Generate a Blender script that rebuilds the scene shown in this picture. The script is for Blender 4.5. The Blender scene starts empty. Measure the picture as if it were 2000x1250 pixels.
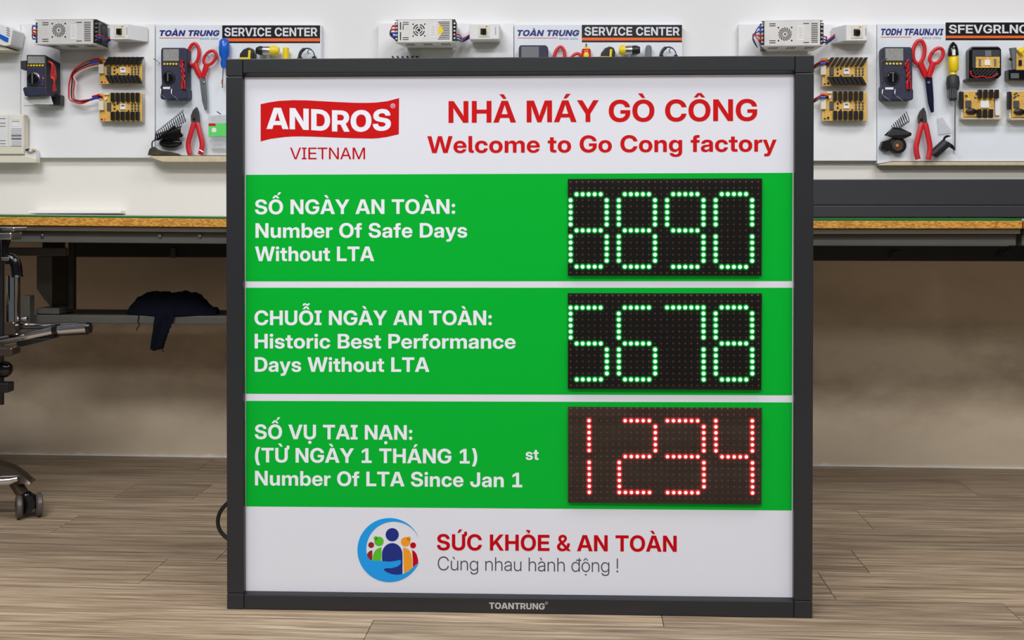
import bpy, math, random
from mathutils import Vector
random.seed(7)
PI = math.pi
SC = bpy.context.scene
COL = SC.collection

# ------------------------------------------------------------------ camera
F = 2106.0            # focal length in pixels of the 2000 px wide frame
H = 0.66              # camera height
CX, HY = 1000.0, 415.0
cam_data = bpy.data.cameras.new('camera')
cam = bpy.data.objects.new('camera', cam_data)
COL.objects.link(cam)
cam.location = (0, 0, H)
cam.rotation_euler = (PI / 2, 0, 0)
cam_data.sensor_width = 36
cam_data.lens = 36 * F / 2000
cam_data.shift_y = -(625 - HY) / 2000
cam_data.clip_start = 0.05
SC.camera = cam

# ------------------------------------------------------------------ world and lights
SC.view_settings.view_transform = 'Standard'
SC.view_settings.look = 'None'
SC.view_settings.gamma = 1
SC.view_settings.use_curve_mapping = False
SC.view_settings.exposure = 0.1
wd = bpy.data.worlds.new('world')
SC.world = wd
wd.use_nodes = True
wd.node_tree.nodes['Background'].inputs[0].default_value = (0.95, 0.97, 1.0, 1)
wd.node_tree.nodes['Background'].inputs[1].default_value = 0.09


def area(x, y, z, sx, sy, power, col=(0.99, 0.98, 1.0), rot=(0, 0, 0)):
    l = bpy.data.lights.new('ceiling_lamp', 'AREA')
    l.shape = 'RECTANGLE'
    l.size, l.size_y = sx, sy
    l.energy = power
    l.color = col
    o = bpy.data.objects.new('ceiling_lamp', l)
    COL.objects.link(o)
    o.location = (x, y, z)
    o.rotation_euler = rot
    return o


area(-1.3, 1.15, 2.7, 1.4, 0.6, 31)
area(1.3, 1.15, 2.7, 1.4, 0.6, 31)
area(-0.95, -0.4, 2.7, 1.3, 0.7, 74)
area(1.2, -0.4, 2.7, 1.4, 0.7, 40)
area(0.0, -2.2, 2.7, 3.6, 1.0, 66)


# ------------------------------------------------------------------ helpers
def lin(c):
    r = []
    for v in c[:3]:
        v = v / 255.0
        r.append(v / 12.92 if v <= 0.04045 else ((v + 0.055) / 1.055) ** 2.4)
    return (r[0], r[1], r[2], 1)


class Frame:
    """an upright plane turned by a (radians) through point (ox, oy): local x along it, local y into it, z up"""
    def __init__(s, ox, oy, a):
        s.o = Vector((ox, oy, 0))
        s.a = a
        s.t = Vector((math.cos(a), -math.sin(a), 0))
        s.n = Vector((math.sin(a), math.cos(a), 0))

    def pt(s, px, py, off=0.0):
        d = Vector(((px - CX) / F, 1, -(py - HY) / F))
        c = Vector((0, 0, H))
        k = ((s.o - c).dot(s.n) - off) / d.dot(s.n)
        p = c + d * k
        return ((p - s.o).dot(s.t), p.z)

    def world(s, x, y, z):
        p = s.o + s.t * x + s.n * y
        return (p.x, p.y, z)


WALL = Frame(0, F * H / (901 - HY), math.radians(3.53))
_xl, _xr = (442 - CX) * 1.7935 / F, (1588.5 - CX) * 1.7528 / F
SIGN = Frame(_xl, 1.7935, math.atan2(1.7935 - 1.7528, _xr - _xl))


class MB:
    def __init__(s):
        s.v, s.f, s.m = [], [], []

    def add(s, vs, fs, mi=0):
        n = len(s.v)
        s.v += [tuple(v) for v in vs]
        s.f += [tuple(i + n for i in f) for f in fs]
        s.m += [mi] * len(fs)
        return s

    def box(s, x0, x1, y0, y1, z0, z1, mi=0):
        vs = [(x, y, z) for z in (z0, z1) for y in (y0, y1) for x in (x0, x1)]
        return s.add(vs, [(0, 2, 3, 1), (4, 5, 7, 6), (0, 1, 5, 4), (2, 6, 7, 3), (0, 4, 6, 2), (1, 3, 7, 5)], mi)

    def prism(s, poly, y0, y1, mi=0, back=None):
        """poly [(x, z)] at depth y0 (front), pushed back to y1; back: other outline for the rear"""
        n = len(poly)
        back = back or poly
        ar = sum(poly[i][0] * poly[(i + 1) % n][1] - poly[(i + 1) % n][0] * poly[i][1] for i in range(n))
        if ar < 0:
            poly, back = poly[::-1], back[::-1]
        vs = [(x, y0, z) for x, z in poly] + [(x, y1, z) for x, z in back]
        fs = [tuple(range(n)), tuple(range(2 * n - 1, n - 1, -1))]
        fs += [(i, i + n, (i + 1) % n + n, (i + 1) % n) for i in range(n)]
        return s.add(vs, fs, mi)

    def flat(s, poly, y, mi=0):
        n = len(poly)
        ar = sum(poly[i][0] * poly[(i + 1) % n][1] - poly[(i + 1) % n][0] * poly[i][1] for i in range(n))
        if ar < 0:
            poly = poly[::-1]
        return s.add([(x, y, z) for x, z in poly], [tuple(range(n))], mi)

    def cone(s, p0, p1, r0, r1, n=12, mi=0):
        return s.tube([p0, p1], [r0, r1], n, mi)

    def tube(s, pts, r, n=8, mi=0, closed=False, flat=1.0, up=None):
        pts = [Vector(p) for p in pts]
        k = len(pts)
        rs = r if isinstance(r, (list, tuple)) else [r] * k
        vs, fs = [], []
        prev = None
        for i, p in enumerate(pts):
            if closed:
                d = pts[(i + 1) % k] - pts[i - 1]
            else:
                d = pts[min(i + 1, k - 1)] - pts[max(i - 1, 0)]
            d = d.normalized() if d.length > 1e-9 else Vector((0, 0, 1))
            if prev is None:
                a = up or (Vector((0, 1, 0)) if abs(d.y) < 0.9 else Vector((1, 0, 0)))
                u = (a - d * a.dot(d)).normalized()
            else:
                u = (prev - d * prev.dot(d)).normalized()
            prev = u
            w = d.cross(u)
            for j in range(n):
                t = 2 * PI * j / n
                vs.append(p + u * (math.cos(t) * rs[i] * flat) + w * (math.sin(t) * rs[i]))
        for i in range(k if closed else k - 1):
            a, b = i * n, ((i + 1) % k) * n
            for j in range(n):
                fs.append((a + j, a + (j + 1) % n, b + (j + 1) % n, b + j))
        if not closed:
            fs.append(tuple(range(n - 1, -1, -1)))
            fs.append(tuple((k - 1) * n + j for j in range(n)))
        return s.add(vs, fs, mi)

    def ball(s, c, rx, ry, rz, n=12, m=8, mi=0):
        vs, fs = [], []
        for i in range(m + 1):
            th = PI * i / m
            for j in range(n):
                ph = 2 * PI * j / n
                vs.append((c[0] + rx * math.sin(th) * math.cos(ph), c[1] + ry * math.sin(th) * math.sin(ph), c[2] + rz * math.cos(th)))
        for i in range(m):
            for j in range(n):
                fs.append((i * n + j, (i + 1) * n + j, (i + 1) * n + (j + 1) % n, i * n + (j + 1) % n))
        return s.add(vs, fs, mi)

    def disc(s, x, z, r, y, n=20, mi=0, rz=None):
        rz = rz or r
        return s.flat([(x + r * math.cos(2 * PI * i / n), z + rz * math.sin(2 * PI * i / n)) for i in range(n)], y, mi)

    def knob(s, x, z, r, y0, y1, n=20, mi=0):
        return s.prism([(x + r * math.cos(2 * PI * i / n), z + r * math.sin(2 * PI * i / n)) for i in range(n)], y0, y1, mi)


def build(mb, name, mats, parent=None, origin=(0, 0, 0), bevel=0, smooth=False, seg=2):
    me = bpy.data.meshes.new(name)
    me.from_pydata([(v[0] - origin[0], v[1] - origin[1], v[2] - origin[2]) for v in mb.v], [], mb.f)
    mats = mats if isinstance(mats, (list, tuple)) else [mats]
    for m in mats:
        me.materials.append(m)
    me.polygons.foreach_set('material_index', mb.m)
    me.update()
    if smooth:
        me.shade_smooth()
        me.set_sharp_from_angle(angle=0.7)
    o = bpy.data.objects.new(name, me)
    COL.objects.link(o)
    if parent:
        o.parent = parent
    if bevel:
        b = o.modifiers.new('bevel', 'BEVEL')
        b.width = bevel
        b.segments = seg
        b.limit_method = 'ANGLE'
        b.angle_limit = 0.6
    return o


def tag(o, label=None, cat=None, group=None, kind=None):
    if label:
        o['label'] = label
    if cat:
        o['category'] = cat
    if group:
        o['group'] = group
    if kind:
        o['kind'] = kind
    return o


class Thing:
    """an Empty in a frame; parts are given in frame coordinates"""
    def __init__(s, name, label, cat, fr, org, group=None, kind=None):
        s.o = bpy.data.objects.new(name, None)
        s.o.empty_display_size = 0.02
        COL.objects.link(s.o)
        s.fr, s.org = fr, org
        s.o.location = fr.world(*org)
        s.o.rotation_euler = (0, 0, -fr.a)
        tag(s.o, label, cat, group, kind)

    def part(s, mb, name, mats, bevel=0, smooth=False, parent=None, label=None, seg=2):
        o = build(mb, name, mats, parent or s.o, s.org, bevel, smooth, seg)
        if label:
            o['label'] = label
        return o


# ------------------------------------------------------------------ materials
MATS = {}


def mat(name, c, rough=0.5, metal=0.0, spec=0.5, coat=0.0, vary=0.0, scale=40, bump=0.0, stretch=(1, 1, 1), emit=None, es=1.0, alpha=None):
    if name in MATS:
        return MATS[name]
    m = bpy.data.materials.new(name)
    m.use_nodes = True
    nt = m.node_tree
    b = nt.nodes['Principled BSDF']
    col = lin(c)
    b.inputs['Base Color'].default_value = col
    b.inputs['Roughness'].default_value = rough
    b.inputs['Metallic'].default_value = metal
    b.inputs['Specular IOR Level'].default_value = spec
    b.inputs['Coat Weight'].default_value = coat
    b.inputs['Coat Roughness'].default_value = 0.08
    if emit:
        b.inputs['Emission Color'].default_value = emit
        b.inputs['Emission Strength'].default_value = es
    if alpha is not None:
        b.inputs['Alpha'].default_value = alpha
    if vary or bump:
        tc = nt.nodes.new('ShaderNodeTexCoord')
        mp = nt.nodes.new('ShaderNodeMapping')
        mp.inputs['Scale'].default_value = stretch
        nz = nt.nodes.new('ShaderNodeTexNoise')
        nz.inputs['Scale'].default_value = scale
        nz.inputs['Detail'].default_value = 6
        nt.links.new(tc.outputs['Object'], mp.inputs[0])
        nt.links.new(mp.outputs[0], nz.inputs[0])
        if vary:
            r = nt.nodes.new('ShaderNodeValToRGB')
            r.color_ramp.elements[0].position = 0.3
            r.color_ramp.elements[1].position = 0.7
            r.color_ramp.elements[0].color = tuple(v * (1 - vary) for v in col[:3]) + (1,)
            r.color_ramp.elements[1].color = tuple(min(1, v * (1 + vary)) for v in col[:3]) + (1,)
            nt.links.new(nz.outputs[0], r.inputs[0])
            nt.links.new(r.outputs[0], b.inputs['Base Color'])
        if bump:
            bp = nt.nodes.new('ShaderNodeBump')
            bp.inputs['Strength'].default_value = bump
            bp.inputs['Distance'].default_value = 0.002
            nt.links.new(nz.outputs[0], bp.inputs['Height'])
            nt.links.new(bp.outputs[0], b.inputs['Normal'])
    MATS[name] = m
    return m


M_white = mat('white_plastic', (226, 226, 226), 0.45, vary=0.03, scale=20)
M_boardw = mat('white_board', (236, 236, 237), 0.4, vary=0.02, scale=8)
M_boardb = mat('glossy_white_board', (228, 234, 240), 0.22, vary=0.03, scale=9, bump=0.03)
M_bright = mat('bright_white_plastic', (248, 248, 244), 0.4)
M_ivory = mat('ivory_plastic', (222, 216, 196), 0.5)
M_edge = mat('beige_edge', (205, 190, 158), 0.6, vary=0.08, scale=60)
M_black = mat('black_plastic', (22, 22, 23), 0.4, bump=0.05, scale=300)
M_blackg = mat('glossy_black', (14, 14, 15), 0.15)
M_dark = mat('charcoal_plastic', (52, 54, 58), 0.5)
M_navy = mat('navy_rubber', (38, 40, 66), 0.55, vary=0.15, scale=90)
M_grey = mat('grey_plastic', (110, 112, 118), 0.5)
M_lcd = mat('meter_screen', (150, 150, 146), 0.25, vary=0.18, scale=160)
M_yel = mat('yellow_plastic', (238, 208, 20), 0.4)
M_red = mat('red_plastic', (205, 24, 30), 0.32)
M_redh = mat('red_grip', (200, 34, 44), 0.4, vary=0.08, scale=150)
M_orange = mat('orange_plastic', (232, 120, 30), 0.4)
M_blue = mat('blue_plastic', (26, 96, 200), 0.22)
M_wred = mat('red_wire', (205, 22, 26), 0.35)
M_wblue = mat('blue_wire', (24, 76, 196), 0.35)
M_wblack = mat('black_wire', (18, 18, 20), 0.35)
M_wwhite = mat('white_wire', (220, 220, 215), 0.4)
M_steel = mat('steel', (190, 192, 196), 0.28, 1.0, vary=0.06, scale=60)
M_chrome = mat('chrome', (225, 225, 228), 0.08, 1.0)
M_alu = mat('psu_sheet', (214, 212, 208), 0.42, 0.12, vary=0.05, scale=45)
M_slot = mat('slot_shadow', (24, 24, 24), 0.7)
M_pcb = mat('amber_circuit_board', (222, 176, 82), 0.45, vary=0.28, scale=260)
M_relay = mat('relay_black', (28, 28, 30), 0.3)
M_chip = mat('chip_grey', (72, 74, 80), 0.45)
M_stick = mat('sticker_white', (235, 235, 235), 0.5)
M_green = mat('label_green', (96, 214, 106), 0.5, vary=0.1, scale=300)
M_rust = mat('rusty_iron', (70, 60, 50), 0.75, 0.2, vary=0.35, scale=90, bump=0.3)
M_iron = mat('black_iron', (34, 33, 32), 0.35, 0.6)
M_frame = mat('black_aluminium', (34, 36, 39), 0.36, 0.0, vary=0.06, scale=6)
M_lip = mat('black_inner_lip', (24, 25, 30), 0.4)
M_panelw = mat('sign_face_white', (213, 215, 223), 0.45, spec=.2, vary=0.015, scale=3)
M_band = mat('sign_green_vinyl', (0, 168, 46), 0.4, spec=.12)
M_txtw = mat('white_vinyl', (224, 226, 234), 0.4, spec=.2)
M_txtr = mat('red_vinyl', (190, 18, 20), 0.4, spec=.12)
M_txtr2 = mat('crimson_vinyl', (182, 2, 16), 0.4, spec=.12)
M_txtd = mat('slate_vinyl', (58, 62, 74), 0.4)
M_silver = mat('silver_badge', (205, 206, 210), 0.3, 0.6)
M_logo_b = mat('azure_vinyl', (0, 146, 222), 0.35)
M_logo_n = mat('navy_vinyl', (8, 34, 122), 0.35)
M_logo_g = mat('lime_vinyl', (76, 182, 24), 0.35)
M_logo_o = mat('amber_vinyl', (226, 148, 24), 0.35)
M_logo_d = mat('maroon_vinyl', (140, 14, 22), 0.35)
M_module = mat('led_module_board', (18, 15, 12), 0.5, spec=.25)
M_module_r = mat('led_module_board_red', (34, 6, 6), 0.5, spec=.2)
M_ledoff = mat('unlit_led', (150, 84, 58), 0.3)
M_ledoffr = mat('unlit_led_red', (138, 50, 46), 0.3)
M_headnavy = mat('navy_print', (16, 22, 120), 0.4)
M_headblk = mat('black_print', (22, 22, 22), 0.25)
M_headorg = mat('orange_print', (240, 104, 34), 0.35)
M_headblue = mat('pale_blue_print', (120, 160, 205), 0.5)
M_mat = mat('green_mat', (12, 100, 30), 0.45)
M_laminate = mat('grey_laminate', (158, 157, 150), 0.4)
M_under = mat('brown_underlay', (74, 66, 52), 0.7)
M_rail = mat('grey_steel_rail', (96, 96, 90), 0.5, 0.1, vary=0.05, scale=12)
M_raild = mat('dark_steel_rail', (52, 52, 48), 0.5, 0.2)
M_cloth = mat('navy_cloth', (15, 18, 32), 0.95, spec=0.15, vary=0.25, scale=500, bump=0.6)
M_dpanel = mat('charcoal_panel', (44, 44, 48), 0.5, vary=0.05, scale=4, stretch=(0.2, 1, 6))
M_cable = mat('black_cable', (24, 24, 24), 0.4)
M_leather = mat('black_leather', (18, 17, 17), 0.35, bump=0.15, scale=180)
M_smoke = mat('polished_base', (92, 80, 70), 0.18, 0.7)
M_caster = mat('grey_caster', (84, 78, 72), 0.35, 0.1)


def emis(name, c, s):
    m = bpy.data.materials.new(name)
    m.use_nodes = True
    nt = m.node_tree
    b = nt.nodes['Principled BSDF']
    b.inputs['Base Color'].default_value = (c[0] * .5, c[1] * .5, c[2] * .5, 1)
    b.inputs['Emission Color'].default_value = (*c, 1)
    b.inputs['Emission Strength'].default_value = s
    return m


M_ledg = emis('lit_green_lens', (0.04, 1.0, 0.14), 1.3)
M_ledgc = emis('lit_green_core', (0.30, 1.0, 0.38), 7.0)
M_ledr = emis('lit_red_lens', (1.0, 0.01, 0.02), 1.4)
M_ledrc = emis('lit_red_core', (1.0, 0.28, 0.24), 8.0)
# glow halo round each lit lens, painted as faintly emissive rings
M_ledg2 = emis('green_halo_inner', (0.0, 0.42, 0.05), 0.8)
M_ledg3 = emis('green_halo_outer', (0.004, 0.11, 0.02), 0.8)
M_ledr2 = emis('red_halo_inner', (0.75, 0.0, 0.01), 0.8)
M_ledr3 = emis('red_halo_outer', (0.22, 0.003, 0.008), 0.8)
M_pilot = emis('pilot_lamp_red', (0.8, 0.12, 0.08), 0.7)

# clear acrylic: straight through with a Fresnel reflection
M_pane = bpy.data.materials.new('clear_acrylic')
M_pane.use_nodes = True
_nt = M_pane.node_tree
_nt.nodes.clear()
_o = _nt.nodes.new('ShaderNodeOutputMaterial')
_mx = _nt.nodes.new('ShaderNodeMixShader')
_tr = _nt.nodes.new('ShaderNodeBsdfTransparent')
_gl = _nt.nodes.new('ShaderNodeBsdfGlossy')
_gl.inputs['Roughness'].default_value = 0.03
_fr = _nt.nodes.new('ShaderNodeFresnel')
_fr.inputs['IOR'].default_value = 1.45
_nt.links.new(_fr.outputs[0], _mx.inputs[0])
_nt.links.new(_tr.outputs[0], _mx.inputs[1])
_nt.links.new(_gl.outputs[0], _mx.inputs[2])
_nt.links.new(_mx.outputs[0], _o.inputs[0])


def wood_floor():
    m = bpy.data.materials.new('oak_plank')
    m.use_nodes = True
    nt = m.node_tree
    N, L = nt.nodes.new, nt.links.new
    b = nt.nodes['Principled BSDF']
    tc = N('ShaderNodeTexCoord')
    oi = N('ShaderNodeObjectInfo')
    ml = N('ShaderNodeMath'); ml.operation = 'MULTIPLY'; ml.inputs[1].default_value = 37.0
    L(oi.outputs['Random'], ml.inputs[0])
    ad = N('ShaderNodeVectorMath'); ad.operation = 'ADD'
    cb = N('ShaderNodeCombineXYZ')
    L(ml.outputs[0], cb.inputs[0]); L(ml.outputs[0], cb.inputs[1])
    L(tc.outputs['Object'], ad.inputs[0]); L(cb.outputs[0], ad.inputs[1])
    mp = N('ShaderNodeMapping'); mp.inputs['Scale'].default_value = (1.5, 42, 1)
    L(ad.outputs[0], mp.inputs[0])
    n1 = N('ShaderNodeTexNoise'); n1.inputs['Scale'].default_value = 2.2; n1.inputs['Detail'].default_value = 10
    n1.inputs['Roughness'].default_value = 0.66; n1.inputs['Distortion'].default_value = 0.6
    L(mp.outputs[0], n1.inputs[0])
    mp2 = N('ShaderNodeMapping'); mp2.inputs['Scale'].default_value = (3, 260, 1)
    L(ad.outputs[0], mp2.inputs[0])
    n2 = N('ShaderNodeTexNoise'); n2.inputs['Scale'].default_value = 2.0; n2.inputs['Detail'].default_value = 3
    L(mp2.outputs[0], n2.inputs[0])
    r = N('ShaderNodeValToRGB')
    e = r.color_ramp.elements
    e[0].position = 0.27; e[0].color = lin((92, 77, 62))
    e[1].position = 0.76; e[1].color = lin((198, 180, 154))
    k = e.new(0.5); k.color = lin((158, 139, 116))
    L(n1.outputs[0], r.inputs[0])
    r2 = N('ShaderNodeValToRGB')
    r2.color_ramp.elements[0].position = 0.38; r2.color_ramp.elements[0].color = (0.5, 0.47, 0.43, 1)
    r2.color_ramp.elements[1].position = 0.56; r2.color_ramp.elements[1].color = (1, 1, 1, 1)
    L(n2.outputs[0], r2.inputs[0])
    mx = N('ShaderNodeMix'); mx.data_type = 'RGBA'; mx.blend_type = 'MULTIPLY'; mx.inputs[0].default_value = 0.9
    L(r.outputs[0], mx.inputs[6]); L(r2.outputs[0], mx.inputs[7])
    hs = N('ShaderNodeHueSaturation')
    mr = N('ShaderNodeMapRange'); mr.inputs[3].default_value = 0.82; mr.inputs[4].default_value = 1.18
    L(oi.outputs['Random'], mr.inputs[0]); L(mr.outputs[0], hs.inputs['Value'])
    L(mx.outputs[2], hs.inputs['Color'])
    L(hs.outputs[0], b.inputs['Base Color'])
    b.inputs['Roughness'].default_value = 0.48
    b.inputs['Specular IOR Level'].default_value = 0.35
    bp = N('ShaderNodeBump'); bp.inputs['Strength'].default_value = 0.25; bp.inputs['Distance'].default_value = 0.001
    L(n2.outputs[0], bp.inputs['Height']); L(bp.outputs[0], b.inputs['Normal'])
    return m


def wall_mat():
    m = bpy.data.materials.new('painted_plaster')
    m.use_nodes = True
    nt = m.node_tree
    N, L = nt.nodes.new, nt.links.new
    b = nt.nodes['Principled BSDF']
    tc = N('ShaderNodeTexCoord')
    sp = N('ShaderNodeSeparateXYZ'); L(tc.outputs['Object'], sp.inputs[0])
    n1 = N('ShaderNodeTexNoise'); n1.inputs['Scale'].default_value = 4.5; n1.inputs['Detail'].default_value = 9; n1.inputs['Roughness'].default_value = 0.62
    mp = N('ShaderNodeMapping'); mp.inputs['Scale'].default_value = (0.8, 1, 1.5); mp.inputs['Location'].default_value = (3.1, 0, 1.2)
    L(tc.outputs['Object'], mp.inputs[0]); L(mp.outputs[0], n1.inputs[0])
    r = N('ShaderNodeValToRGB')
    r.color_ramp.elements[0].position = 0.44; r.color_ramp.elements[0].color = (0, 0, 0, 1)
    r.color_ramp.elements[1].position = 0.72; r.color_ramp.elements[1].color = (1, 1, 1, 1)
    L(n1.outputs[0], r.inputs[0])
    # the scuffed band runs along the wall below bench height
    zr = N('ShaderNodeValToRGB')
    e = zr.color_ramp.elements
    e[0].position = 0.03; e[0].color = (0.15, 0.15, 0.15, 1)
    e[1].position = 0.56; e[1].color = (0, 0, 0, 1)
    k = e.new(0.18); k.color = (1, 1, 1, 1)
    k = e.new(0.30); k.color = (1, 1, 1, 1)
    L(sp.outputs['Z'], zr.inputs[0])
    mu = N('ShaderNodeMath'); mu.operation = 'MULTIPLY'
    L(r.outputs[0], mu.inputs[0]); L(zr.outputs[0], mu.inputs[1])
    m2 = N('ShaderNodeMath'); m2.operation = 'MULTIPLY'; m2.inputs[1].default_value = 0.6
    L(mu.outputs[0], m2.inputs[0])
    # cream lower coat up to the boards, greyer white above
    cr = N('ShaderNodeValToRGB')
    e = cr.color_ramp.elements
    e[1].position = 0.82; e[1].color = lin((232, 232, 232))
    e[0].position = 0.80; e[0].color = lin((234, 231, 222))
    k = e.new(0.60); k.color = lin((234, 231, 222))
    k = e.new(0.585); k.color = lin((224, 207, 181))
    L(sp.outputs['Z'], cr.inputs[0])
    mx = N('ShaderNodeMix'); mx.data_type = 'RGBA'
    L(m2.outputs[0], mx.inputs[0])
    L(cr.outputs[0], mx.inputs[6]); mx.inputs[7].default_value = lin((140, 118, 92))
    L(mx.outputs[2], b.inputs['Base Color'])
    b.inputs['Roughness'].default_value = 0.75
    b.inputs['Specular IOR Level'].default_value = 0.2
    n3 = N('ShaderNodeTexNoise'); n3.inputs['Scale'].default_value = 60; n3.inputs['Detail'].default_value = 4
    L(tc.outputs['Object'], n3.inputs[0])
    bp = N('ShaderNodeBump'); bp.inputs['Strength'].default_value = 0.12; bp.inputs['Distance'].default_value = 0.003
    L(n3.outputs[0], bp.inputs['Height']); L(bp.outputs[0], b.inputs['Normal'])
    return m


def particle_board():
    m = bpy.data.materials.new('plywood_edge')
    m.use_nodes = True
    nt = m.node_tree
    N, L = nt.nodes.new, nt.links.new
    b = nt.nodes['Principled BSDF']
    tc = N('ShaderNodeTexCoord')
    mp = N('ShaderNodeMapping'); mp.inputs['Scale'].default_value = (0.35, 1, 1.3)
    L(tc.outputs['Object'], mp.inputs[0])
    n1 = N('ShaderNodeTexNoise'); n1.inputs['Scale'].default_value = 420; n1.inputs['Detail'].default_value = 5
    L(mp.outputs[0], n1.inputs[0])
    r = N('ShaderNodeValToRGB')
    e = r.color_ramp.elements
    e[0].position = 0.36; e[0].color = lin((150, 96, 30))
    e[1].position = 0.66; e[1].color = lin((222, 164, 66))
    L(n1.outputs[0], r.inputs[0]); L(r.outputs[0], b.inputs['Base Color'])
    b.inputs['Roughness'].default_value = 0.6
    return m


M_oak, M_wall, M_ply = wood_floor(), wall_mat(), particle_board()

# ------------------------------------------------------------------ the room
# back wall
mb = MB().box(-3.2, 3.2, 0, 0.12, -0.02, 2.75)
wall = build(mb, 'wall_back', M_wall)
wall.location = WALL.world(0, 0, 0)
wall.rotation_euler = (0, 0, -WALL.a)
tag(wall, kind='structure')
# flaking sealant line at the foot of the wall
mb = MB()
xs_t = [-1.9]
while xs_t[-1] < 1.9:
    xs_t.append(xs_t[-1] + random.uniform(0.008, 0.03))
mb.prism([(xs_t[0], 0.0), (xs_t[-1], 0.0)] + [(q, random.uniform(0.0018, 0.0042) + (0.004 if random.random() < .1 else 0)) for q in reversed(xs_t)], -0.005, 0.001)
tr = build(mb, 'trim_1', M_bright)
tr.location = WALL.world(0, 0, 0)
tr.rotation_euler = (0, 0, -WALL.a)
tag(tr, kind='structure')
# floor: sub-floor with separate planks
fl = Thing('floor', None, None, WALL, (0, 0, 0), kind='structure')
fl.part(MB().box(-3.0, 3.0, -3.4, 0.0, -0.03, -0.006), 'subfloor', M_under)
PW = 0.1405
rows = [-(i + 1) * PW for i in range(22)]
# seam positions taken from the photo: (row, x in the wall frame)
def floor_x(px, py):
    D = F * H / (py - HY)
    p = Vector(((px - CX) * D / F, D, 0)) - WALL.o
    return p.dot(WALL.t), p.dot(WALL.n)
seams = {}
for px, py in ((413, 947), (225, 970), (303, 1112), (1668, 1081), (1295, 1216), (720, 1230), (1900, 960), (1960, 1180)):
    fx, fy = floor_x(px, py)
    seams.setdefault(int(-fy / PW), []).append(fx)
for i, y0 in enumerate(rows):
    cuts = seams.get(i)
    c0 = cuts[0] if cuts else -0.2 + 0.37 * ((i * 7) % 5) - 0.6
    xs = set(cuts or [c0])
    base = c0
    while base > -2.4:
        base -= 1.22
        if all(abs(base - q) > 0.3 for q in xs):
            xs.add(base)
    base = c0
    while base < 2.4:
        base += 1.22
        if all(abs(base - q) > 0.3 for q in xs):
            xs.add(base)
    xs = sorted(xs)
    for a, b_ in zip(xs[:-1], xs[1:]):
        g = 0.0005
        m_ = MB().box(a + g, b_ - g, y0 + g, y0 + PW - g, -0.006, 0.0)
        o = build(m_, 'plank', M_oak, fl.o, ((a + b_) / 2, y0 + PW / 2, 0), bevel=0.0005, seg=1)
        o.location = ((a + b_) / 2, y0 + PW / 2, 0)


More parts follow.
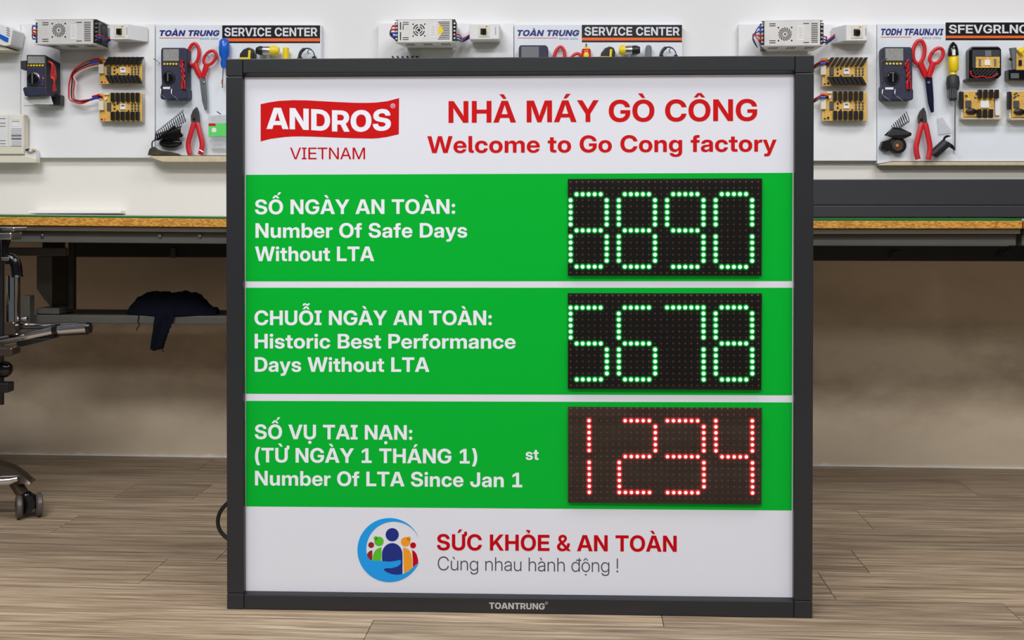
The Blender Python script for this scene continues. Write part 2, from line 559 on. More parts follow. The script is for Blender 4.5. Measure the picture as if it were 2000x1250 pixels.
# ------------------------------------------------------------------ text as flat print
# letter outlines (TrueType-style quadratic contours, 2048 units per em; ~ marks an off-curve point)
FONT_SRC = {}
FONT_SRC['B'] = '''F|1195|109,0 109,1490 1150,1490 1150,1220 424,1220 424,861 1102,861 1102,599 424,599 424,0
 |550|
&|1330|555,-22 ~403,-22 ~179,88 ~57,277 57,396 ~57,476 ~116,604 ~240,724 337,790 631,985 ~668,1010 ~712,1063 ~732,1116 732,1141 ~732,1191 ~657,1264 591,1264 ~549,1264 ~484,1229 ~447,1166 447,1124 ~447,1082 ~489,994 ~575,887 640,811 1346,0 1027,0 440,657 ~365,744 ~251,894 ~186,1044 186,1129 ~186,1238 ~288,1410 ~470,1509 591,1509 ~709,1509 ~882,1416 ~977,1258 977,1159 ~977,1093 ~932,972 ~844,864 779,816 475,596 ~417,554 ~352,468 352,411 ~352,357 ~410,272 ~510,222 572,222 ~653,222 ~806,299 ~930,437 ~1003,619 1003,723 1257,723 ~1257,609 ~1208,398 ~1106,223 1025,159 948,110 ~868,45 ~660,-22
(|800|209,592 ~209,768 ~268,1130 ~373,1452 442,1566 732,1566 ~669,1425 ~570,1097 ~514,755 514,592 ~514,448 ~564,169 ~661,-126 732,-294 442,-294 ~328,-100 ~209,352
)|800|68,-294 ~140,-126 ~236,169 ~286,448 286,592 ~286,755 ~230,1097 ~132,1425 68,1566 358,1566 ~427,1452 ~532,1130 ~591,768 591,592 ~591,352 ~472,-100 358,-294
1|1320|191,0 191,253 1175,253 1175,0/860,1490 860,0 556,0 556,1201 555,1201 206,980 206,1256 575,1490
:|550|277,-18 ~206,-18 ~105,83 105,154 ~105,226 ~206,327 277,327 ~349,327 ~450,226 450,154 ~450,83 ~349,-18/277,676 ~206,676 ~105,777 105,848 ~105,920 ~206,1021 277,1021 ~349,1021 ~450,920 450,848 ~450,777 ~349,676
A|1468|9,0 530,1490 938,1490 1460,0 1109,0 880,715 ~836,860 ~745,1168 692,1361 778,1361 ~724,1168 ~632,860 586,715 350,0/344,319 344,571 1125,571 1125,319
B|1321|109,0 109,1490 709,1490 ~870,1490 ~1095,1394 ~1212,1222 1212,1108 ~1212,1022 ~1146,889 ~1026,800 943,779 943,777 ~1035,770 ~1181,680 ~1267,526 1267,420 ~1267,296 ~1147,106 ~914,0 744,0/417,247 700,247 ~815,247 ~944,347 944,439 ~944,500 ~887,588 ~780,637 704,637 417,637/417,873 685,873 ~751,873 ~846,918 ~897,1001 897,1058 ~897,1143 ~784,1243 685,1243 417,1243
C|1488|770,-24 ~566,-24 ~245,162 ~61,507 61,744 ~61,983 ~245,1328 ~566,1514 770,1514 ~902,1514 ~1127,1436 ~1301,1291 ~1412,1088 1429,962 1110,962 ~1098,1027 ~1039,1129 ~952,1199 ~841,1236 775,1236 ~650,1236 ~473,1116 ~379,895 379,744 ~379,594 ~473,374 ~650,254 775,254 ~841,254 ~951,290 ~1038,361 ~1097,461 1111,526 1429,526 ~1411,401 ~1301,198 ~1127,53 ~902,-24
D|1437|639,0 252,0 252,265 622,265 ~771,265 ~964,376 ~1058,591 1058,746 ~1058,901 ~964,1115 ~771,1225 624,1225 245,1225 245,1490 644,1490 ~868,1490 ~1197,1309 ~1376,974 1376,746 ~1376,517 ~1198,182 ~868,0/424,1490 424,0 109,0 109,1490
E|1248|109,0 109,1490 1184,1490 1184,1220 424,1220 424,884 1127,884 1127,621 424,621 424,270 1184,270 1184,0
G|1507|772,-24 ~560,-24 ~240,168 ~61,514 61,744 ~61,983 ~246,1328 ~566,1514 767,1514 ~896,1514 ~1122,1439 ~1298,1299 ~1410,1107 1424,990 1104,990 ~1092,1046 ~1036,1137 ~952,1201 ~843,1236 777,1236 ~653,1236 ~475,1116 ~379,896 379,744 ~379,593 ~475,373 ~655,254 780,254 ~883,254 ~1039,332 ~1126,470 1126,562 1200,556 804,556 804,795 1434,795 1434,603 ~1434,417 ~1265,135 ~966,-24
H|1472|109,0 109,1490 424,1490 424,895 1048,895 1048,1490 1363,1490 1363,0 1048,0 1048,625 424,625 424,0
I|809|63,0 63,255 247,255 247,1235 63,1235 63,1490 746,1490 746,1235 562,1235 562,255 746,255 746,0
J|1155|548,-22 ~320,-22 ~58,224 58,453 58,554 355,554 355,450 ~355,350 ~456,243 544,243 ~632,243 ~734,350 734,450 734,1490 1049,1490 1049,446 ~1049,220 ~782,-22
K|1410|337,304 337,694 ~388,756 ~490,879 ~592,1001 644,1063 1006,1490 1383,1490 755,761 729,761/109,0 109,1490 424,1490 424,1085 424,704 424,554 424,0/1036,0 597,670 786,909 1399,0
L|1143|109,0 109,1490 424,1490 424,270 1099,270 1099,0
M|1835|109,0 109,1490 570,1490 808,812 ~824,764 ~865,625 ~910,472 ~948,334 959,288 880,288 ~892,334 ~930,472 ~974,625 ~1015,764 1030,812 1264,1490 1726,1490 1726,0 1417,0 1417,699 ~1417,749 ~1420,888 ~1425,1048 ~1429,1211 1429,1284 1467,1284 ~1444,1205 ~1395,1037 ~1349,878 ~1308,745 1293,699 1046,0 790,0 541,699 ~526,745 ~484,878 ~436,1037 ~385,1205 361,1284 406,1284 ~407,1211 ~411,1048 ~416,888 ~419,749 419,699 419,0
N|1487|109,0 109,1490 440,1490 911,741 ~933,706 ~1001,587 ~1077,450 1111,388 1075,306 ~1071,375 ~1066,554 ~1063,719 1063,766 1063,1490 1378,1490 1378,0 1046,0 619,680 ~592,723 ~509,863 ~408,1041 354,1140 410,1174 ~417,1064 ~423,870 ~424,723 424,681 424,0
O|1531|765,-24 ~565,-24 ~246,163 ~61,507 61,744 ~61,983 ~246,1328 ~565,1514 765,1514 ~966,1514 ~1284,1328 ~1469,983 1469,744 ~1469,507 ~1284,162 ~966,-24/765,254 ~879,254 ~1054,369 ~1152,588 1152,744 ~1152,901 ~1054,1121 ~879,1236 765,1236 ~652,1236 ~478,1121 ~379,901 379,744 ~379,588 ~478,369 ~652,254
P|1295|109,0 109,1490 700,1490 ~868,1490 ~1114,1370 ~1248,1150 1248,999 ~1248,849 ~1113,628 ~865,508 696,508 284,508 284,772 679,772 ~760,772 ~876,827 ~939,930 939,999 ~939,1069 ~876,1170 ~760,1226 679,1226 424,1226 424,0
R|1334|109,0 109,1490 708,1490 ~876,1490 ~1122,1370 ~1256,1150 1256,999 ~1256,851 ~1116,634 ~861,517 689,517 298,517 298,770 688,770 ~768,770 ~884,826 ~947,930 947,999 ~947,1069 ~884,1171 ~768,1228 688,1228 424,1228 424,0/952,0 613,673 943,673 1290,0
S|1341|677,-24 ~485,-24 ~214,97 ~70,327 70,489 374,489 ~375,410 ~450,295 ~586,234 680,234 ~764,234 ~889,280 ~959,364 959,421 ~959,468 ~904,538 ~787,591 693,611 537,644 ~316,692 ~99,899 99,1059 ~99,1196 ~241,1400 ~497,1514 667,1514 ~840,1514 ~1091,1398 ~1231,1182 1235,1032 941,1032 ~933,1136 ~787,1256 669,1256 ~595,1256 ~480,1209 ~414,1128 414,1075 ~414,1029 ~466,964 ~579,915 669,895 810,864 ~930,839 ~1104,764 ~1217,661 ~1271,526 1271,442 ~1271,298 ~1128,88 ~862,-24
T|1304|44,1220 44,1490 1260,1490 1260,1220 810,1220 810,0 495,0 495,1220
U|1442|721,-24 ~535,-24 ~258,113 ~106,359 106,520 106,1490 414,1490 414,545 ~414,459 ~490,325 ~628,248 722,248 ~815,248 ~952,325 ~1028,459 1028,545 1028,1490 1337,1490 1337,520 ~1337,358 ~1184,113 ~908,-24
V|1451|530,0 9,1490 352,1490 589,775 ~632,636 ~726,316 781,129 690,129 ~742,316 ~833,636 875,775 1104,1490 1443,1490 933,0
W|2047|408,0 9,1490 345,1490 516,762 ~538,668 ~575,482 ~611,295 627,201 563,201 ~582,295 ~620,482 ~660,668 683,762 863,1490 1184,1490 1364,762 ~1386,668 ~1427,482 ~1465,295 1484,201 1418,201 ~1435,295 ~1471,482 ~1510,668 1530,762 1701,1490 2039,1490 1638,0 1287,0 1078,804 ~1056,893 ~1011,1111 980,1250 1066,1250 ~1035,1111 ~991,893 968,804 761,0
Y|1419|561,0 561,553 9,1490 370,1490 620,1045 ~655,984 ~718,863 750,803 683,803 ~714,863 ~776,984 809,1045 1051,1490 1411,1490 868,553 868,0
a|1137|426,-18 ~321,-18 ~157,52 ~63,192 63,297 ~63,387 ~129,506 ~243,579 ~392,617 475,625 ~571,634 ~685,652 ~735,687 735,720 735,727 ~735,765 ~694,822 ~619,855 566,855 ~513,855 ~432,821 ~385,761 381,721 97,721 ~105,831 ~220,991 ~429,1078 576,1078 ~685,1078 ~856,1029 ~973,935 ~1034,800 1034,715 1034,0 738,0 738,149 734,149 ~706,97 ~623,22 ~506,-18/511,190 ~580,190 ~682,241 ~737,329 737,385 737,490 ~724,483 ~683,470 ~628,459 ~564,448 529,442 ~479,435 ~399,402 ~351,348 351,307 ~351,270 ~391,218 ~463,190
b|1228|714,-22 ~645,-22 ~525,18 ~432,101 402,162 401,162 401,0 103,0 103,1490 405,1490 405,910 406,910 ~440,968 ~532,1042 ~648,1078 716,1078 ~851,1078 ~1056,939 ~1171,692 1171,529 ~1171,364 ~1057,116 ~853,-22/635,223 ~705,223 ~809,295 ~866,432 866,529 ~866,626 ~809,762 ~705,835 635,835 ~562,835 ~452,759 ~391,622 391,529 ~391,437 ~452,299 ~562,223
c|1141|590,-24 ~430,-24 ~190,115 ~57,364 57,527 ~57,691 ~190,940 ~430,1080 590,1080 ~694,1080 ~871,1018 ~1003,905 ~1082,751 1089,658 797,658 ~791,698 ~759,764 ~707,811 ~638,837 594,837 ~521,837 ~417,761 ~362,622 362,527 ~362,433 ~417,294 ~522,219 594,219 ~638,219 ~706,245 ~757,292 ~788,359 795,400 1089,400 ~1084,308 ~1007,153 ~874,39 ~696,-24
e|1153|588,-24 ~428,-24 ~189,117 ~57,367 57,527 ~57,689 ~191,938 ~425,1080 578,1080 ~695,1080 ~886,1001 ~1025,854 ~1100,654 1100,533 1100,452 163,452 163,643 955,643 818,599 ~818,677 ~762,790 ~657,851 584,851 ~513,851 ~408,790 ~351,677 351,599 351,466 ~351,387 ~409,267 ~519,201 597,201 ~654,201 ~742,234 ~801,293 814,333 1090,333 ~1071,228 ~930,67 ~717,-24
f|767|727,1056 727,819 18,819 18,1056/209,0 209,1190 ~209,1290 ~286,1423 ~441,1490 556,1490 ~610,1490 ~708,1490 727,1490 727,1253 ~714,1253 ~649,1253 626,1253 ~564,1253 ~511,1201 511,1139 511,0
g|1228|605,-432 ~453,-432 ~243,-346 ~124,-191 109,-89 400,-89 ~410,-128 ~466,-182 ~551,-211 605,-211 ~711,-211 ~826,-94 826,18 826,180 825,180 ~794,118 ~701,38 ~583,1 514,1 ~376,1 ~171,138 ~57,380 57,536 ~57,695 ~172,940 ~378,1078 512,1078 ~581,1078 ~697,1040 ~792,962 825,904 826,904 826,1056 1125,1056 1125,44 ~1125,-124 ~994,-334 ~760,-432/593,241 ~667,241 ~776,315 ~837,450 837,541 ~837,631 ~776,766 ~667,839 593,839 ~523,839 ~419,769 ~362,636 362,541 ~362,446 ~419,312 ~523,241
h|1204|405,585 405,0 103,0 103,1490 405,1490 405,780 350,780 ~400,920 ~586,1078 731,1078 ~844,1078 ~1010,981 ~1101,795 1101,662 1101,0 799,0 799,605 ~799,709 ~699,818 608,818 ~548,818 ~456,769 ~405,665
i|508|103,0 103,1056 405,1056 405,0/253,1184 ~179,1184 ~82,1275 82,1344 ~82,1413 ~179,1503 253,1503 ~328,1503 ~425,1413 425,1344 ~425,1275 ~327,1184
l|564|449,0 ~266,0 ~103,134 103,288 103,1490 405,1490 405,318 ~405,270 ~445,231 493,231 ~503,231 ~527,231 536,231 536,0 ~514,0 ~470,0
m|1815|103,0 103,1056 394,1056 394,817 376,817 ~404,906 ~506,1021 ~640,1078 714,1078 ~835,1078 ~1014,939 1032,817 1001,817 ~1021,899 ~1124,1015 ~1271,1078 1357,1078 ~1459,1078 ~1620,990 ~1712,821 1712,700 1712,0 1411,0 1411,643 ~1411,736 ~1309,829 1235,829 ~1179,829 ~1098,780 ~1053,693 1053,634 1053,0 763,0 763,650 ~763,732 ~666,829 590,829 ~539,829 ~455,781 ~405,689 405,622 405,0
n|1204|405,585 405,0 103,0 103,1056 400,1056 400,780 350,780 ~400,920 ~586,1078 731,1078 ~844,1078 ~1010,981 ~1101,795 1101,662 1101,0 799,0 799,605 ~799,709 ~699,818 608,818 ~548,818 ~456,769 ~405,665
o|1193|596,-24 ~436,-24 ~193,114 ~57,362 57,527 ~57,693 ~193,941 ~436,1080 596,1080 ~758,1080 ~1000,941 ~1136,693 1136,527 ~1136,362 ~1000,114 ~758,-24/596,221 ~667,221 ~772,293 ~831,431 831,527 ~831,625 ~772,762 ~667,835 596,835 ~527,835 ~421,762 ~362,625 362,527 ~362,431 ~421,293 ~527,221
r|770|103,0 103,1056 395,1056 395,875 397,875 ~426,971 ~550,1063 655,1063 ~681,1063 ~725,1061 743,1060 743,804 ~727,806 ~652,809 615,809 ~555,809 ~459,754 ~405,647 405,567 405,0
s|1071|546,-26 ~407,-26 ~192,59 ~62,220 53,333 351,333 ~358,266 ~456,189 540,189 ~621,189 ~713,250 713,297 ~713,338 ~642,388 577,400 391,436 ~237,466 ~77,621 77,744 ~77,845 ~187,995 ~389,1078 528,1078 ~667,1078 ~873,991 ~989,831 992,720 713,720 ~712,782 ~614,865 537,865 ~463,865 ~378,802 378,757 ~378,717 ~445,665 504,653 706,614 ~867,583 ~1018,442 1018,325 ~1018,219 ~899,61 ~685,-26
t|762|718,1056 718,819 18,819 18,1056/200,1344 502,1344 502,330 ~502,278 ~545,237 604,237 ~629,237 ~700,237 718,237 718,0 ~692,0 ~594,0 543,0 ~366,0 ~200,137 200,283
u|1204|473,-22 ~360,-22 ~194,75 ~103,262 103,394 103,1056 405,1056 405,451 ~405,347 ~505,238 596,238 ~656,238 ~747,287 ~799,391 799,471 799,1056 1101,1056 1101,0 803,0 803,276 854,276 ~803,136 ~618,-22
y|1140|130,-418 130,-180 266,-180 ~301,-180 ~345,-158 ~376,-109 390,-69 417,4 11,1056 327,1056 501,540 ~532,446 ~587,257 614,162 529,162 ~555,257 ~610,446 641,540 816,1056 1129,1056 666,-160 ~632,-250 ~539,-364 ~413,-418 330,-418 ~281,-418 ~179,-418
À|1468|9,0 530,1490 938,1490 1460,0 1109,0 880,715 ~836,860 ~745,1168 692,1361 778,1361 ~724,1168 ~632,860 586,715 350,0/344,319 344,571 1125,571 1125,319/644,1620 386,1934 680,1934 855,1620
Á|1468|9,0 530,1490 938,1490 1460,0 1109,0 880,715 ~836,860 ~745,1168 692,1361 778,1361 ~724,1168 ~632,860 586,715 350,0/344,319 344,571 1125,571 1125,319/615,1620 791,1934 1085,1934 827,1620
Ò|1531|765,-24 ~565,-24 ~246,163 ~61,507 61,744 ~61,983 ~246,1328 ~565,1514 765,1514 ~966,1514 ~1284,1328 ~1469,983 1469,744 ~1469,507 ~1284,162 ~966,-24/765,254 ~879,254 ~1054,369 ~1152,588 1152,744 ~1152,901 ~1054,1121 ~879,1236 765,1236 ~652,1236 ~478,1121 ~379,901 379,744 ~379,588 ~478,369 ~652,254/673,1620 416,1934 710,1934 885,1620
Ô|1531|765,-24 ~565,-24 ~246,163 ~61,507 61,744 ~61,983 ~246,1328 ~565,1514 765,1514 ~966,1514 ~1284,1328 ~1469,983 1469,744 ~1469,507 ~1284,162 ~966,-24/765,254 ~879,254 ~1054,369 ~1152,588 1152,744 ~1152,901 ~1054,1121 ~879,1236 765,1236 ~652,1236 ~478,1121 ~379,901 379,744 ~379,588 ~478,369 ~652,254/634,1630 399,1630 399,1631 642,1934 883,1934 1132,1631 1132,1630 896,1630 763,1797
Ạ|1468|9,0 530,1490 938,1490 1460,0 1109,0 880,715 ~836,860 ~745,1168 692,1361 778,1361 ~724,1168 ~632,860 586,715 350,0/344,319 344,571 1125,571 1125,319/735,-472 ~661,-472 ~563,-381 563,-312 ~563,-244 ~661,-153 735,-153 ~809,-153 ~907,-244 907,-313 ~907,-381 ~809,-472
Ỏ|1531|765,-24 ~565,-24 ~246,163 ~61,507 61,744 ~61,983 ~246,1328 ~565,1514 765,1514 ~966,1514 ~1284,1328 ~1469,983 1469,744 ~1469,507 ~1284,162 ~966,-24/765,254 ~879,254 ~1054,369 ~1152,588 1152,744 ~1152,901 ~1054,1121 ~879,1236 765,1236 ~652,1236 ~478,1121 ~379,901 379,744 ~379,588 ~478,369 ~652,254/852,1620 664,1620 738,1749 ~744,1759 ~738,1771 726,1771 570,1771 570,1934 734,1934 ~819,1934 ~916,1890 ~950,1818 ~932,1732 902,1690
Ố|1531|765,-24 ~565,-24 ~246,163 ~61,507 61,744 ~61,983 ~246,1328 ~565,1514 765,1514 ~966,1514 ~1284,1328 ~1469,983 1469,744 ~1469,507 ~1284,162 ~966,-24/765,254 ~879,254 ~1054,369 ~1152,588 1152,744 ~1152,901 ~1054,1121 ~879,1236 765,1236 ~652,1236 ~478,1121 ~379,901 379,744 ~379,588 ~478,369 ~652,254/634,1619 399,1619 399,1620 642,1923 883,1923 1132,1620 1132,1619 896,1619 763,1786/892,1950 1045,2235 1296,2235 1074,1950
Ỗ|1531|765,-24 ~565,-24 ~246,163 ~61,507 61,744 ~61,983 ~246,1328 ~565,1514 765,1514 ~966,1514 ~1284,1328 ~1469,983 1469,744 ~1469,507 ~1284,162 ~966,-24/765,254 ~879,254 ~1054,369 ~1152,588 1152,744 ~1152,901 ~1054,1121 ~879,1236 765,1236 ~652,1236 ~478,1121 ~379,901 379,744 ~379,588 ~478,369 ~652,254/634,1619 399,1619 399,1620 642,1923 883,1923 1132,1620 1132,1619 896,1619 763,1786/906,1981 ~858,1981 ~782,2010 ~722,2049 ~672,2078 648,2078 ~617,2078 ~584,2027 582,1986 416,1986 ~419,2106 ~533,2235 625,2235 ~674,2235 ~748,2206 ~807,2168 ~857,2139 883,2139 ~918,2139 ~949,2184 951,2229 1114,2229 ~1112,2111 ~995,1981
Ụ|1442|721,-24 ~535,-24 ~258,113 ~106,359 106,520 106,1490 414,1490 414,545 ~414,459 ~490,325 ~628,248 722,248 ~815,248 ~952,325 ~1028,459 1028,545 1028,1490 1337,1490 1337,520 ~1337,358 ~1184,113 ~908,-24/721,-472 ~646,-472 ~549,-381 549,-312 ~549,-244 ~646,-153 720,-153 ~795,-153 ~892,-244 892,-313 ~892,-381 ~795,-472
Ứ|1442|1028,1297 1028,1490 1205,1490 ~1231,1490 1231,1516 1231,1730 1503,1730 1503,1491 ~1503,1391 ~1381,1297 1283,1297/721,-24 ~535,-24 ~258,113 ~106,359 106,520 106,1490 414,1490 414,545 ~414,459 ~490,325 ~628,248 722,248 ~815,248 ~952,325 ~1028,459 1028,545 1028,1490 1337,1490 1337,520 ~1337,358 ~1184,113 ~908,-24/601,1620 776,1934 1070,1934 813,1620
Ừ|1442|1028,1297 1028,1490 1205,1490 ~1231,1490 1231,1516 1231,1730 1503,1730 1503,1491 ~1503,1391 ~1381,1297 1283,1297/721,-24 ~535,-24 ~258,113 ~106,359 106,520 106,1490 414,1490 414,545 ~414,459 ~490,325 ~628,248 722,248 ~815,248 ~952,325 ~1028,459 1028,545 1028,1490 1337,1490 1337,520 ~1337,358 ~1184,113 ~908,-24/629,1620 372,1934 665,1934 841,1620'''
FONT_SRC['K'] = ''' |550|
A|1521|4,0 513,1490 1005,1490 1518,0 1103,0 908,639 ~858,808 ~761,1149 711,1345 811,1345 ~759,1149 ~661,808 609,639 408,0/360,278 360,567 1162,567 1162,278
C|1491|767,-24 ~563,-24 ~238,158 ~50,501 50,744 ~50,989 ~238,1333 ~563,1514 767,1514 ~905,1514 ~1138,1433 ~1316,1283 ~1428,1072 1444,943 1070,943 ~1059,1002 ~1008,1094 ~932,1157 ~833,1191 773,1191 ~662,1191 ~506,1084 ~424,884 424,744 ~424,605 ~505,406 ~662,299 773,299 ~833,299 ~931,332 ~1007,396 ~1058,487 1070,545 1444,545 ~1427,416 ~1316,206 ~1137,57 ~905,-24
D|1448|652,0 253,0 253,309 633,309 ~767,309 ~940,406 ~1024,601 1024,745 ~1024,890 ~939,1084 ~763,1181 627,1181 247,1181 247,1490 651,1490 ~878,1490 ~1214,1307 ~1398,973 1398,745 ~1398,517 ~1215,183 ~881,0/464,1490 464,0 93,0 93,1490
E|1273|93,0 93,1490 1212,1490 1212,1175 464,1175 464,900 1154,900 1154,595 464,595 464,315 1212,315 1212,0
F|1219|93,0 93,1490 1177,1490 1177,1175 464,1175 464,868 1133,868 1133,564 464,564 464,0
G|1512|772,-24 ~554,-24 ~230,166 ~50,511 50,744 ~50,989 ~238,1333 ~563,1514 765,1514 ~898,1514 ~1132,1438 ~1313,1297 ~1426,1102 1438,982 1060,982 ~1051,1030 ~1005,1108 ~933,1162 ~838,1191 779,1191 ~666,1191 ~507,1085 ~424,886 424,744 ~424,603 ~508,404 ~669,299 784,299 ~878,299 ~1014,363 ~1086,476 1086,552 1167,545 793,545 793,815 1448,815 1448,611 ~1448,421 ~1277,135 ~973,-24
H|1481|93,0 93,1490 464,1490 464,916 1017,916 1017,1490 1388,1490 1388,0 1017,0 1017,601 464,601 464,0
I|856|56,0 56,294 242,294 242,1196 56,1196 56,1490 800,1490 800,1196 613,1196 613,294 800,294 800,0
J|1179|562,-23 ~319,-23 ~51,229 51,464 51,575 396,575 396,461 ~396,376 ~480,285 556,285 ~632,285 ~717,376 717,461 717,1490 1088,1490 1088,455 ~1088,225 ~812,-23
L|1162|93,0 93,1490 464,1490 464,315 1120,315 1120,0
N|1501|93,0 93,1490 475,1490 887,831 ~910,794 ~981,669 ~1059,525 1094,460 1050,360 ~1046,435 ~1040,630 ~1037,811 1037,864 1037,1490 1408,1490 1408,0 1025,0 646,605 ~618,651 ~532,798 ~431,982 378,1080 449,1109 ~456,1002 ~463,804 ~464,649 464,605 464,0
O|1529|765,-24 ~563,-24 ~238,158 ~50,502 50,744 ~50,988 ~238,1333 ~563,1514 765,1514 ~967,1514 ~1290,1333 ~1480,988 1480,744 ~1480,501 ~1290,157 ~967,-24/765,299 ~870,299 ~1023,404 ~1106,604 1106,744 ~1106,885 ~1023,1086 ~870,1191 765,1191 ~660,1191 ~507,1086 ~424,885 424,744 ~424,604 ~507,404 ~660,299
R|1350|93,0 93,1490 711,1490 ~884,1490 ~1138,1366 ~1276,1139 1276,983 ~1276,831 ~1132,609 ~869,489 690,489 319,489 319,780 685,780 ~756,780 ~858,831 ~913,922 913,983 ~913,1045 ~858,1135 ~755,1186 684,1186 464,1186 464,0/926,0 595,675 978,675 1316,0
S|1375|692,-24 ~492,-24 ~213,97 ~67,328 67,493 420,493 ~422,424 ~490,325 ~612,273 696,273 ~770,273 ~880,311 ~942,382 942,429 ~942,470 ~889,531 ~777,577 688,594 536,625 ~318,669 ~95,884 95,1048 ~95,1187 ~244,1397 ~510,1514 686,1514 ~866,1514 ~1126,1397 ~1271,1178 1275,1024 933,1024 ~925,1114 ~795,1217 691,1217 ~626,1217 ~525,1178 ~467,1110 467,1065 ~467,1025 ~516,968 ~621,926 704,909 833,883 ~958,859 ~1138,784 ~1253,680 ~1308,542 1308,455 ~1308,304 ~1162,90 ~886,-24
T|1326|42,1175 42,1490 1284,1490 1284,1175 849,1175 849,0 478,0 478,1175
U|1443|722,-24 ~531,-24 ~248,113 ~92,361 92,525 92,1490 453,1490 453,556 ~453,479 ~521,360 ~642,291 722,291 ~802,291 ~923,359 ~991,478 991,556 991,1490 1352,1490 1352,526 ~1352,360 ~1196,113 ~913,-24
V|1498|513,0 4,1490 410,1490 612,851 ~662,685 ~762,333 814,145 706,145 ~756,333 ~851,685 899,851 1093,1490 1494,1490 999,0
À|1521|4,0 513,1490 1005,1490 1518,0 1103,0 908,639 ~858,808 ~761,1149 711,1345 811,1345 ~759,1149 ~661,808 609,639 408,0/360,278 360,567 1162,567 1162,278/660,1617 376,1938 710,1938 900,1617'''
FONT_SRC['L'] = ''' |550|
0|1320|660,-24 ~492,-24 ~248,165 ~116,509 116,744 ~116,980 ~248,1325 ~492,1514 660,1514 ~828,1514 ~1073,1325 ~1204,980 1204,744 ~1204,509 ~1073,165 ~828,-24/660,148 ~772,148 ~932,292 ~1018,559 1018,744 ~1018,930 ~932,1198 ~772,1342 660,1342 ~548,1342 ~388,1198 ~302,930 302,744 ~302,559 ~388,292 ~548,148
2|1320|165,0 165,161 697,643 ~788,726 ~905,854 ~961,978 961,1053 ~961,1142 ~889,1272 ~757,1342 665,1342 ~566,1342 ~427,1260 ~352,1108 352,1004 169,1004 ~169,1155 ~292,1384 ~515,1514 664,1514 ~806,1514 ~1023,1399 ~1147,1195 1147,1061 ~1147,964 ~1076,795 ~932,626 823,527 432,174 432,172 1155,172 1155,0
6|1320|661,-24 ~513,-24 ~284,106 ~155,335 155,485 ~155,597 ~270,845 395,1021 729,1490 948,1490 430,784 416,784 ~437,825 ~502,908 ~610,963 695,963 ~831,963 ~1043,839 ~1165,620 1165,478 ~1165,330 ~1036,104 ~810,-24/659,147 ~749,147 ~891,235 ~975,385 975,478 ~975,569 ~891,716 ~749,803 659,803 ~570,803 ~428,716 ~345,569 345,478 ~345,385 ~428,235 ~570,147
A|1354|19,0 565,1490 795,1490 1336,0 1124,0 821,875 ~789,971 ~710,1210 652,1397 708,1397 ~650,1210 ~571,971 537,875 226,0/309,406 309,577 1045,577 1045,406
C|1480|778,-24 ~572,-24 ~261,172 ~86,518 86,744 ~86,972 ~260,1318 ~572,1514 778,1514 ~897,1514 ~1104,1443 ~1269,1308 ~1377,1120 1398,1002 1197,1002 ~1179,1081 ~1104,1204 ~995,1289 ~858,1332 778,1332 ~626,1332 ~404,1183 ~284,919 284,744 ~284,570 ~404,307 ~626,158 778,158 ~858,158 ~994,201 ~1103,285 ~1179,407 1198,486 1398,486 ~1378,369 ~1269,181 ~1104,47 ~897,-24
E|1195|143,0 143,1490 1125,1490 1125,1316 340,1316 340,848 1067,848 1067,675 340,675 340,174 1125,174 1125,0
H|1453|143,0 143,1490 340,1490 340,849 1113,849 1113,1490 1310,1490 1310,0 1113,0 1113,676 340,676 340,0
I|708|78,0 78,172 256,172 256,1318 78,1318 78,1490 631,1490 631,1318 453,1318 453,172 631,172 631,0
M|1766|143,0 143,1490 415,1490 776,564 ~789,530 ~826,430 ~864,322 ~899,225 909,194 863,194 ~874,225 ~907,322 ~946,430 ~983,530 995,564 1350,1490 1623,1490 1623,0 1429,0 1429,843 ~1429,891 ~1430,1005 ~1434,1127 ~1437,1250 1438,1309 1464,1309 ~1440,1237 ~1392,1101 ~1348,979 ~1311,880 1297,843 964,0 802,0 467,843 ~453,880 ~415,979 ~370,1101 ~320,1237 294,1309 329,1309 ~331,1250 ~333,1127 ~336,1005 ~338,891 338,843 338,0
N|1458|143,0 143,1490 366,1490 962,548 ~982,516 ~1044,412 ~1115,291 1147,232 1127,191 ~1125,246 ~1120,392 ~1118,525 1118,558 1118,1490 1315,1490 1315,0 1091,0 559,839 ~537,875 ~461,999 ~361,1167 302,1266 328,1312 ~333,1197 ~338,1013 ~340,879 340,841 340,0
R|1300|143,0 143,1490 702,1490 ~859,1490 ~1089,1379 ~1213,1174 1213,1033 ~1213,893 ~1081,687 ~844,576 687,576 254,576 254,748 696,748 ~796,748 ~941,817 ~1019,946 1019,1033 ~1019,1122 ~940,1248 ~795,1317 694,1317 340,1317 340,0/1007,0 650,670 870,670 1233,0
S|1268|645,-24 ~470,-24 ~216,99 ~77,325 77,481 276,481 ~276,378 ~363,230 ~529,152 645,152 ~751,152 ~907,214 ~995,327 995,404 ~995,465 ~937,554 ~810,621 703,646 538,686 ~311,741 ~107,931 107,1084 ~107,1214 ~236,1407 ~471,1514 628,1514 ~785,1514 ~1017,1401 ~1146,1192 1150,1048 958,1048 ~950,1183 ~770,1337 623,1337 ~529,1337 ~385,1275 ~302,1166 302,1094 ~302,1038 ~361,954 ~490,890 596,864 761,824 ~871,797 ~1033,721 ~1139,621 ~1191,493 1191,414 ~1191,283 ~1055,85 ~809,-24
T|1257|49,1316 49,1490 1207,1490 1207,1316 728,1316 728,0 531,0 531,1316
V|1352|565,0 19,1490 228,1490 539,615 ~567,534 ~650,279 710,93 655,93 ~713,279 ~796,534 823,615 1127,1490 1334,1490 794,0'''
